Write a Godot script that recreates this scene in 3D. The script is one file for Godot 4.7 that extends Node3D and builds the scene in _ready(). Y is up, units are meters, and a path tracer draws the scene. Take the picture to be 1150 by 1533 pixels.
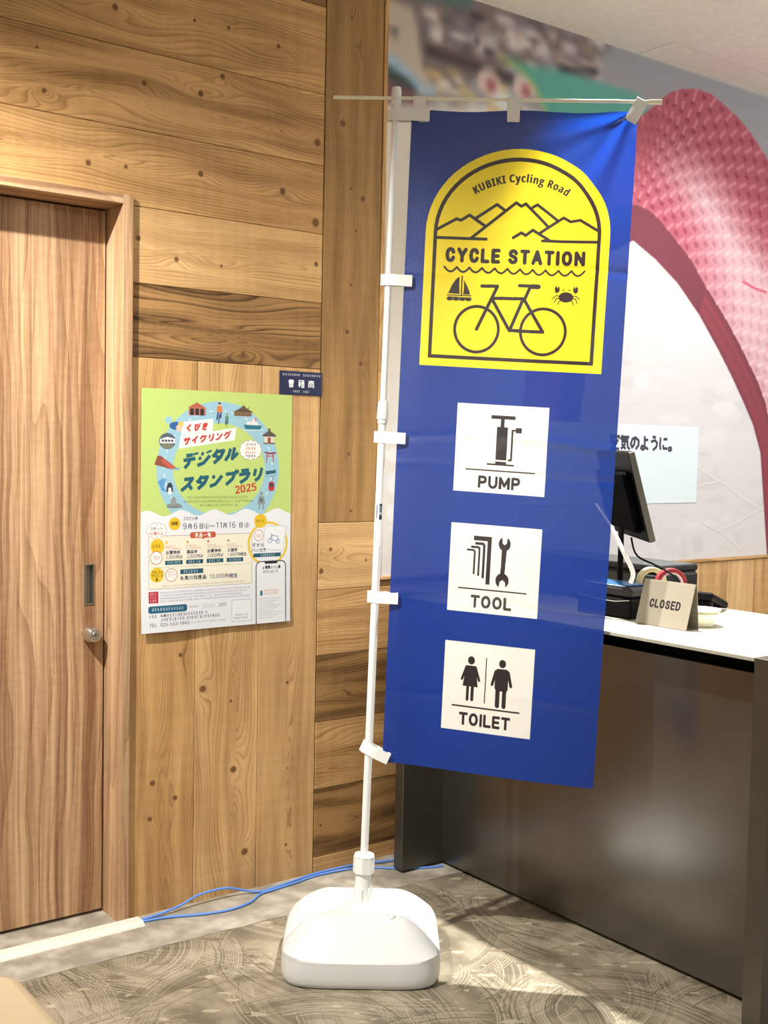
extends Node3D
# Shop corner: timber wall with a door, a nobori flag on a water-filled stand, a steel-fronted counter and a printed mural.
# Units are metres; the timber wall is the plane z = WZ, the camera stands at x = 0, z = 0.

const WZ := -3.14          # front of the timber wall
const CEIL := 2.985
const TOP := 0.935         # worktop height
const CX := 2.343          # front edge of the worktop
const PX := 2.512          # steel front panel

func _ready() -> void:
	# ---------- camera ----------
	var cam := Camera3D.new()
	cam.name = "camera"
	cam.fov = rad_to_deg(2.0 * atan(766.5 / 1736.8))
	cam.keep_aspect = Camera3D.KEEP_HEIGHT
	cam.near = 0.05
	cam.far = 60.0
	cam.transform = Transform3D(Basis(Vector3(0.798595, 0.018956, 0.601571), Vector3(0.017376, 0.998361, -0.054526), Vector3(-0.601618, 0.053997, 0.796956)).orthonormalized(), Vector3(0, 1.41, 0))
	add_child(cam)
	cam.current = true
	# ---------- environment and exposure ----------
	var env := Environment.new()
	env.background_mode = Environment.BG_COLOR
	env.background_color = Color(0.02, 0.02, 0.02)
	env.tonemap_mode = Environment.TONE_MAPPER_LINEAR
	env.tonemap_exposure = 1.4
	env.sdfgi_enabled = true
	env.ssao_enabled = true
	env.ssil_enabled = true
	var we := WorldEnvironment.new()
	we.name = "environment"
	we.environment = env
	add_child(we)
	# ---------- lamps on the ceiling ----------
	var warm := Color(1.0, 0.985, 0.955)
	spot_lamp(Vector3(0.06, 2.86, -2.30), Vector3(1.5, 0.3, -3.0), 9.6, 45.0, warm, "white ceiling spotlight aimed at the door and the timber wall", 0.9)
	spot_lamp(Vector3(2.61, 2.86, -2.44), Vector3(2.30, 0.0, -1.90), 17.5, 27.5, warm, "white ceiling spotlight above the counter edge aimed at the floor", 1.0)
	spot_lamp(Vector3(3.55, 2.86, -1.9), Vector3(3.85, 0.9, -3.1), 1.8, 52.0, Color(1.0, 1.0, 1.0), "white ceiling spotlight behind the counter washing the printed wall")
	panel_lamp(Vector3(-0.6, 2.97, 0.6), Vector2(1.6, 1.6), 2.4, Color(1.0, 0.99, 0.97), "square white ceiling light panel in the open shop floor")
	panel_lamp(Vector3(3.4, 2.97, 0.9), Vector2(1.6, 1.6), 1.8, Color(1.0, 0.99, 0.98), "square white ceiling light panel behind the service counter")
	globe_lamp(Vector3(4.75, 2.35, -0.9), 0.14, 1.35, Color(1.0, 0.99, 0.98), "white glass globe pendant lamp hanging behind the counter")
	# ---------- setting ----------
	make_textures()
	build_room()
	build_timber_wall()
	build_door()
	build_mural()
	# ---------- objects ----------
	build_counter()
	build_flag_stand()
	build_flag()
	build_poster()
	build_plate()
	build_counter_things()
	build_floor_things()

# =====================================================================================
# mesh helpers
# =====================================================================================
class Soup:
	var p := PackedVector3Array()   # triangles, counter-clockwise seen from outside
	var t := PackedVector2Array()
	func tri(a: Vector3, b: Vector3, c: Vector3, ua := Vector2.ZERO, ub := Vector2.ZERO, uc := Vector2.ZERO) -> void:
		p.append(a); p.append(b); p.append(c)
		t.append(ua); t.append(ub); t.append(uc)
	func quad(a: Vector3, b: Vector3, c: Vector3, d: Vector3, ua := Vector2.ZERO, ub := Vector2.ZERO, uc := Vector2.ZERO, ud := Vector2.ZERO) -> void:
		tri(a, b, c, ua, ub, uc)
		tri(a, c, d, ua, uc, ud)
	func face(pts: Array, n: Vector3) -> void:          # flat convex face, turned to look along n
		var k := pts.size()
		var nn := Vector3.ZERO
		for i in range(1, k - 1):
			nn += (pts[i] - pts[0]).cross(pts[i + 1] - pts[0])
		for i in range(1, k - 1):
			if nn.dot(n) >= 0.0:
				tri(pts[0], pts[i], pts[i + 1])
			else:
				tri(pts[0], pts[i + 1], pts[i])
	func box(lo: Vector3, hi: Vector3, c := 0.0) -> void:
		var m := (lo + hi) * 0.5
		var s := (hi - lo) * 0.5
		c = minf(c, minf(s.x, minf(s.y, s.z)) * 0.49)
		for ax in 3:
			for sg in [-1.0, 1.0]:
				var u := (ax + 1) % 3
				var v := (ax + 2) % 3
				var q := []
				for k in [[-1, -1], [1, -1], [1, 1], [-1, 1]]:
					var w := Vector3.ZERO
					w[ax] = sg * s[ax]
					w[u] = k[0] * (s[u] - c)
					w[v] = k[1] * (s[v] - c)
					q.append(m + w)
				var n := Vector3.ZERO
				n[ax] = sg
				face(q, n)
		if c <= 0.0:
			return
		for ax in 3:                                     # twelve bevels
			var u := (ax + 1) % 3
			var v := (ax + 2) % 3
			for su in [-1.0, 1.0]:
				for sv in [-1.0, 1.0]:
					var q := []
					for k in [[-1, 0], [1, 0], [1, 1], [-1, 1]]:
						var w := Vector3.ZERO
						w[ax] = k[0] * (s[ax] - c)
						w[u] = su * (s[u] if k[1] == 0 else s[u] - c)
						w[v] = sv * (s[v] - c if k[1] == 0 else s[v])
						q.append(m + w)
					var n := Vector3.ZERO
					n[u] = su
					n[v] = sv
					face(q, n)
		for sx in [-1.0, 1.0]:
			for sy in [-1.0, 1.0]:
				for sz in [-1.0, 1.0]:
					var e := Vector3(sx, sy, sz)
					face([m + e * Vector3(s.x, s.y - c, s.z - c), m + e * Vector3(s.x - c, s.y, s.z - c), m + e * Vector3(s.x - c, s.y - c, s.z)], e)
	func tube(path: Array, r, segs := 12, cap := true) -> void:
		var rings := []
		var n := path.size()
		var up := Vector3.UP
		var d0: Vector3 = (path[1] - path[0]).normalized()
		if absf(d0.dot(up)) > 0.9:
			up = Vector3.RIGHT
		var side := d0.cross(up).normalized()
		for i in n:
			var d: Vector3
			if i == 0:
				d = d0
			elif i == n - 1:
				d = (path[i] - path[i - 1]).normalized()
			else:
				d = ((path[i + 1] - path[i]).normalized() + (path[i] - path[i - 1]).normalized()).normalized()
			side = (side - d * side.dot(d)).normalized()
			var bi := d.cross(side)
			var rr: float = r[i] if r is Array else r
			var ring := []
			for k in segs:
				var a := TAU * k / segs
				ring.append(path[i] + (side * cos(a) + bi * sin(a)) * rr)
			rings.append(ring)
		var len := 0.0
		for i in n - 1:
			var l2: float = len + (path[i + 1] - path[i]).length()
			for k in segs:
				var k2 := (k + 1) % segs
				quad(rings[i][k], rings[i][k2], rings[i + 1][k2], rings[i + 1][k], Vector2(float(k) / segs, len), Vector2(float(k + 1) / segs, len), Vector2(float(k + 1) / segs, l2), Vector2(float(k) / segs, l2))
			len = l2
		if cap:
			face(rings[0], path[0] - path[1])
			face(rings[n - 1], path[n - 1] - path[n - 2])
	func lathe(prof: Array, segs := 32, squash := Vector2.ONE) -> void:     # (radius, height) from bottom to top, about +y
		for i in prof.size() - 1:
			var a: Vector2 = prof[i]
			var b: Vector2 = prof[i + 1]
			for k in segs:
				var c0 := Vector3(cos(TAU * k / segs) * squash.x, 0, -sin(TAU * k / segs) * squash.y)
				var c1 := Vector3(cos(TAU * (k + 1) / segs) * squash.x, 0, -sin(TAU * (k + 1) / segs) * squash.y)
				var q0 := c0 * a.x + Vector3.UP * a.y
				var q1 := c1 * a.x + Vector3.UP * a.y
				var q2 := c1 * b.x + Vector3.UP * b.y
				var q3 := c0 * b.x + Vector3.UP * b.y
				if a.x > 1e-6:
					tri(q0, q1, q2)
				if b.x > 1e-6:
					tri(q0, q2, q3)
	func prism(poly: PackedVector2Array, z0: float, z1: float) -> void:
		var pl := poly
		if Geometry2D.is_polygon_clockwise(pl):
			pl.reverse()
		# make it counter-clockwise in x/y-up
		var area := 0.0
		for i in pl.size():
			area += pl[i].cross(pl[(i + 1) % pl.size()])
		if area < 0.0:
			pl.reverse()
		var ix := Geometry2D.triangulate_polygon(pl)
		for i in range(0, ix.size(), 3):
			var a := pl[ix[i]]
			var b := pl[ix[i + 1]]
			var c := pl[ix[i + 2]]
			if (b - a).cross(c - a) < 0.0:
				var sw := b
				b = c
				c = sw
			tri(Vector3(a.x, a.y, z1), Vector3(b.x, b.y, z1), Vector3(c.x, c.y, z1))
			tri(Vector3(a.x, a.y, z0), Vector3(c.x, c.y, z0), Vector3(b.x, b.y, z0))
		for i in pl.size():
			var a := pl[i]
			var b := pl[(i + 1) % pl.size()]
			quad(Vector3(a.x, a.y, z0), Vector3(b.x, b.y, z0), Vector3(b.x, b.y, z1), Vector3(a.x, a.y, z1))
	func strip(path: Array, wide: Vector3, thick: float) -> void:    # a flat band of even width swept along a path
		for i in path.size() - 1:
			var a: Vector3 = path[i]
			var b: Vector3 = path[i + 1]
			var n := (b - a).cross(wide).normalized() * thick * 0.5
			var h := wide * 0.5
			var c := [a - h, b - h, b + h, a + h]
			face([c[0] + n, c[1] + n, c[2] + n, c[3] + n], n)
			face([c[0] - n, c[1] - n, c[2] - n, c[3] - n], -n)
			face([c[0] + n, c[1] + n, c[1] - n, c[0] - n], -wide)
			face([c[3] + n, c[2] + n, c[2] - n, c[3] - n], wide)
			if i == 0:
				face([c[0] + n, c[3] + n, c[3] - n, c[0] - n], a - b)
			if i == path.size() - 2:
				face([c[1] + n, c[2] + n, c[2] - n, c[1] - n], b - a)
	func moved(x: Transform3D) -> Soup:
		for i in p.size():
			p[i] = x * p[i]
		return self
	func map_uv(ua: Vector3, va: Vector3, off := Vector2.ZERO) -> Soup:
		for i in p.size():
			t[i] = Vector2(p[i].dot(ua), p[i].dot(va)) + off
		return self
	func mesh(angle := 40.0) -> ArrayMesh:
		var lim := cos(deg_to_rad(angle))
		var n := p.size() / 3
		var fn := PackedVector3Array()
		var near := {}
		for f in n:
			var w := (p[f * 3 + 1] - p[f * 3]).cross(p[f * 3 + 2] - p[f * 3])
			fn.append(w)
			for k in 3:
				var key := Vector3i((p[f * 3 + k] * 20000.0).round())
				if near.has(key):
					near[key].append(f)
				else:
					near[key] = [f]
		var nv := PackedVector3Array()
		nv.resize(p.size())
		for f in n:
			var me := fn[f].normalized()
			for k in 3:
				var sum := Vector3.ZERO
				for o in near[Vector3i((p[f * 3 + k] * 20000.0).round())]:
					if fn[o].normalized().dot(me) >= lim:
						sum += fn[o]
				nv[f * 3 + k] = sum.normalized() if sum.length_squared() > 1e-20 else me
		var pv := PackedVector3Array()
		var uvv := PackedVector2Array()
		var nn := PackedVector3Array()
		for f in n:
			for k in [0, 2, 1]:
				pv.append(p[f * 3 + k])
				uvv.append(t[f * 3 + k])
				nn.append(nv[f * 3 + k])
		var arr := []
		arr.resize(Mesh.ARRAY_MAX)
		arr[Mesh.ARRAY_VERTEX] = pv
		arr[Mesh.ARRAY_NORMAL] = nn
		arr[Mesh.ARRAY_TEX_UV] = uvv
		var m := ArrayMesh.new()
		m.add_surface_from_arrays(Mesh.PRIMITIVE_TRIANGLES, arr)
		return m

func put(called: String, mesh: Mesh, m: Material, parent: Node = self, at := Transform3D.IDENTITY) -> MeshInstance3D:
	var o := MeshInstance3D.new()
	o.name = called
	o.mesh = mesh
	o.material_override = m
	o.transform = at
	o.cast_shadow = GeometryInstance3D.SHADOW_CASTING_SETTING_ON
	parent.add_child(o, true)
	return o

func node(called: String, at := Vector3.ZERO, parent: Node = self) -> Node3D:
	var o := Node3D.new()
	o.name = called
	o.position = at
	parent.add_child(o, true)
	return o

func tag(o: Node, label: String, category: String, group := "") -> Node:
	o.set_meta("label", label)
	o.set_meta("category", category)
	if group != "":
		o.set_meta("group", group)
	return o

func structure(o: Node, label := "") -> Node:
	o.set_meta("kind", "structure")
	if label != "":
		o.set_meta("label", label)
	return o

func paint(c: Color, rough := 0.6, metal := 0.0) -> StandardMaterial3D:
	var m := StandardMaterial3D.new()
	m.albedo_color = c
	m.roughness = rough
	m.metallic = metal
	return m

func rgb(r: int, g: int, b: int) -> Color:
	return Color8(r, g, b)

func box_mesh(lo: Vector3, hi: Vector3, c := 0.0, angle := 20.0) -> ArrayMesh:
	var s := Soup.new()
	s.box(lo, hi, c)
	return s.mesh(angle)

func arc(c: Vector2, r: float, a0: float, a1: float, n := 24, ry := 0.0) -> PackedVector2Array:
	var out := PackedVector2Array()
	for i in n + 1:
		var a := lerpf(a0, a1, float(i) / n)
		out.append(c + Vector2(cos(a) * r, sin(a) * (ry if ry > 0.0 else r)))
	return out

func smooth_path(pts: Array, each := 6) -> Array:
	var out := []
	for i in pts.size() - 1:
		var a: Vector3 = pts[maxi(i - 1, 0)]
		var b: Vector3 = pts[i]
		var c: Vector3 = pts[i + 1]
		var d: Vector3 = pts[mini(i + 2, pts.size() - 1)]
		for k in each:
			out.append(b.cubic_interpolate(c, a, d, float(k) / each))
	out.append(pts[-1])
	return out

# =====================================================================================
# print: a small pen that fills shapes and letters into an Image
# =====================================================================================
class Pen:
	var img: Image
	var xf := Transform2D.IDENTITY
	var k := 1.0
	var bold: SystemFont
	var plain: SystemFont
	var glyphs: Dictionary
	func _init(w: int, h: int, to: Transform2D, back: Color) -> void:
		img = Image.create_empty(w, h, false, Image.FORMAT_RGBA8)
		img.fill(back)
		xf = to
		k = to.x.length()
		bold = SystemFont.new()
		bold.font_names = PackedStringArray(["Droid Sans"])
		bold.font_weight = 700
		plain = SystemFont.new()
		plain.font_names = PackedStringArray(["Droid Sans"])
	func raw(pts: PackedVector2Array, c: Color) -> void:
		var lo := 1e9
		var hi := -1e9
		for q in pts:
			lo = minf(lo, q.y)
			hi = maxf(hi, q.y)
		var n := pts.size()
		for y in range(maxi(0, int(ceil(lo - 0.5))), mini(img.get_height() - 1, int(floor(hi - 0.5))) + 1):
			var yy := y + 0.5
			var xs := []
			for i in n:
				var a := pts[i]
				var b := pts[(i + 1) % n]
				if (a.y <= yy) != (b.y <= yy):
					xs.append(a.x + (yy - a.y) / (b.y - a.y) * (b.x - a.x))
			xs.sort()
			for i in range(0, xs.size() - 1, 2):
				var x0 := maxi(0, int(ceil(xs[i] - 0.5)))
				var x1 := mini(img.get_width(), int(ceil(xs[i + 1] - 0.5)))
				if x1 > x0:
					img.fill_rect(Rect2i(x0, y, x1 - x0, 1), c)
	func poly(pts: PackedVector2Array, c: Color) -> void:
		raw(xf * pts, c)
	func rect(x: float, y: float, w: float, h: float, c: Color) -> void:
		poly(PackedVector2Array([Vector2(x, y), Vector2(x + w, y), Vector2(x + w, y + h), Vector2(x, y + h)]), c)
	func rrect(x: float, y: float, w: float, h: float, r: float, c: Color) -> void:
		var q := PackedVector2Array()
		for e in [[x + w - r, y + r, -PI / 2], [x + w - r, y + h - r, 0.0], [x + r, y + h - r, PI / 2], [x + r, y + r, PI]]:
			for i in 7:
				var a: float = e[2] + PI / 2 * i / 6.0
				q.append(Vector2(e[0] + cos(a) * r, e[1] + sin(a) * r))
		poly(q, c)
	func oval(x: float, y: float, rx: float, ry: float, c: Color, n := 28) -> void:
		var q := PackedVector2Array()
		for i in n:
			q.append(Vector2(x + cos(TAU * i / n) * rx, y + sin(TAU * i / n) * ry))
		poly(q, c)
	func line(pts: PackedVector2Array, w: float, c: Color, round_ends := true) -> void:
		for i in pts.size() - 1:
			var a := pts[i]
			var b := pts[i + 1]
			var d := (b - a).normalized().orthogonal() * w * 0.5
			poly(PackedVector2Array([a + d, b + d, b - d, a - d]), c)
		for i in pts.size():
			if round_ends or (i > 0 and i < pts.size() - 1):
				oval(pts[i].x, pts[i].y, w * 0.5, w * 0.5, c, 10)
	func ring(x: float, y: float, r: float, w: float, c: Color) -> void:
		var q := PackedVector2Array()
		for i in 49:
			q.append(Vector2(x + cos(TAU * i / 48.0) * r, y + sin(TAU * i / 48.0) * r))
		line(q, w, c)
	# Latin letters from the outline font; (x, y) is the left end of the baseline, h the cap height, wide stretches the width
	func text(s: String, x: float, y: float, h: float, c: Color, heavy := true, wide := 1.0, turn := 0.0, fit := 0.0) -> void:
		var tm := TextMesh.new()
		tm.text = s
		tm.font = bold if heavy else plain
		tm.font_size = 64
		tm.pixel_size = 1.0
		tm.depth = 0.0
		tm.curve_step = 1.0
		tm.horizontal_alignment = HORIZONTAL_ALIGNMENT_LEFT
		tm.vertical_alignment = VERTICAL_ALIGNMENT_TOP
		var a := tm.get_mesh_arrays()
		if a.is_empty() or a[Mesh.ARRAY_VERTEX] == null:
			return
		var v: PackedVector3Array = a[Mesh.ARRAY_VERTEX]
		var ix: PackedInt32Array = a[Mesh.ARRAY_INDEX] if a[Mesh.ARRAY_INDEX] != null else PackedInt32Array(range(v.size()))
		var asc: float = tm.font.get_ascent(64)
		var e := h / (64.0 * 0.714)
		if fit > 0.0:
			var xa := 0.0
			for q in v:
				xa = maxf(xa, q.x)
			wide = fit / (xa * e)
		var lo := Transform2D(turn, Vector2(x, y))
		for i in range(0, ix.size() - 2, 3):
			var tr := PackedVector2Array()
			for j in 3:
				var q := v[ix[i + j]]
				tr.append(xf * (lo * Vector2(q.x * e * wide, (-q.y - asc) * e)))
			raw(tr, c)
	# capitals drawn with an even stroke; (x, y) is the top left corner, total the width of the word
	func caps(s: String, x: float, y: float, h: float, w: float, total: float, c: Color, round_ends := false) -> void:
		var wide := {"I": 0.0, "M": 1.12, "N": 0.94, "T": 0.86, "L": 0.72, "E": 0.74, " ": 0.1, "P": 0.84, "A": 1.0, "O": 1.0, "Y": 0.94}
		var sum := 0.0
		for ch in s:
			sum += wide.get(ch, 0.9)
		var gap := h * 0.11
		var unit := (total - s.length() * w - (s.length() - 1) * gap) / sum
		var at := x
		for ch in s:
			var cw: float = wide.get(ch, 0.9) * unit
			if glyphs.has(ch):
				for st in glyphs[ch].split("|"):
					var q := PackedVector2Array()
					for xy in st.split(" "):
						var n: PackedFloat64Array = xy.split_floats(",")
						q.append(Vector2(at + w * 0.5 + n[0] * 0.01 * cw, y + w * 0.5 + n[1] * 0.01 * (h - w)))
					if not round_ends and q.size() > 1:              # square ends reach to the cap line
						q[0] += (q[0] - q[1]).normalized() * w * 0.5
						q[-1] += (q[-1] - q[-2]).normalized() * w * 0.5
					line(q, w, c, round_ends)
			at += cw + w + gap
	func width(s: String, h: float, heavy := true) -> float:
		return (bold if heavy else plain).get_string_size(s, HORIZONTAL_ALIGNMENT_LEFT, -1, 64).x * h / (64.0 * 0.714)
	# Japanese letters as brush strokes in a 100 x 100 square; (x, y) is the top left corner of the first one
	func jp(s: String, x: float, y: float, size: float, w: float, c: Color, pitch := 0.0, rise := 0.0, lean := 0.0) -> void:
		var step := pitch if pitch > 0.0 else size * 1.06
		var at := Transform2D(Vector2(size / 100.0, rise * size / 100.0), Vector2(-lean * size / 100.0, size / 100.0), Vector2(x, y))
		for ch in s:
			if glyphs.has(ch):
				for st in glyphs[ch].split("|"):
					var q := PackedVector2Array()
					for xy in st.split(" "):
						var n: PackedFloat64Array = xy.split_floats(",")
						q.append(at * Vector2(n[0], n[1]))
					line(q, w, c, false)
			elif ch != " ":
				text(ch, at.origin.x + size * 0.16, at.origin.y + size * 0.92, size * 0.82, c, w > size * 0.09)
			at.origin += Vector2(step, rise * step)
	# lettering too small to read in the photograph: a row of tiny strokes
	func fine(x: float, y: float, w: float, h: float, c: Color, rng: RandomNumberGenerator, rise := 0.0) -> void:
		var at := x
		while at < x + w - h * 0.7:
			var oy := y + (at - x) * rise
			for i in 3:
				var yy := oy + h * (0.1 + 0.4 * i) + rng.randf_range(-0.06, 0.06) * h
				line(PackedVector2Array([Vector2(at + rng.randf_range(0, 0.2) * h, yy), Vector2(at + h * rng.randf_range(0.55, 0.85), yy)]), h * 0.13, c, false)
			if rng.randf() < 0.8:
				var xx := at + h * rng.randf_range(0.2, 0.65)
				line(PackedVector2Array([Vector2(xx, oy), Vector2(xx, oy + h)]), h * 0.13, c, false)
			at += h * (1.05 if rng.randf() > 0.06 else 1.7)
	func done(halve := true, mip := false) -> ImageTexture:
		if halve:
			img.resize(img.get_width() / 2, img.get_height() / 2, Image.INTERPOLATE_TRILINEAR if mip else Image.INTERPOLATE_BILINEAR)
		return ImageTexture.create_from_image(img)

var CAPS := {
	"C": "96,26 86,10 70,2 50,0 28,4 10,20 3,50 10,80 28,96 50,100 70,98 86,90 96,74", "Y": "0,0 50,54 100,0|50,54 50,100", "L": "0,0 0,100 100,100", "E": "100,0 0,0 0,100 100,100|0,49 88,49",
	"S": "94,20 80,5 52,0 24,4 8,18 10,34 28,43 72,54 92,66 94,82 78,96 50,100 22,96 4,80", "T": "0,0 100,0|50,0 50,100", "A": "0,100 50,0 100,100|20,68 80,68", "I": "0,0 0,100",
	"O": "50,0 28,4 10,20 2,50 10,80 28,96 50,100 72,96 90,80 98,50 90,20 72,4 50,0 40,1", "N": "0,100 0,0 100,100 100,0", "P": "0,100 0,0 62,0 88,7 99,27 88,48 62,55 0,55",
	"D": "0,2 0,100 50,100 78,94 95,76 100,50 95,24 78,6 50,0 0,0", "U": "0,0 0,66 10,88 32,100 68,100 90,88 100,66 100,0", "M": "0,100 0,0 50,80 100,0 100,100",
}

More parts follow.
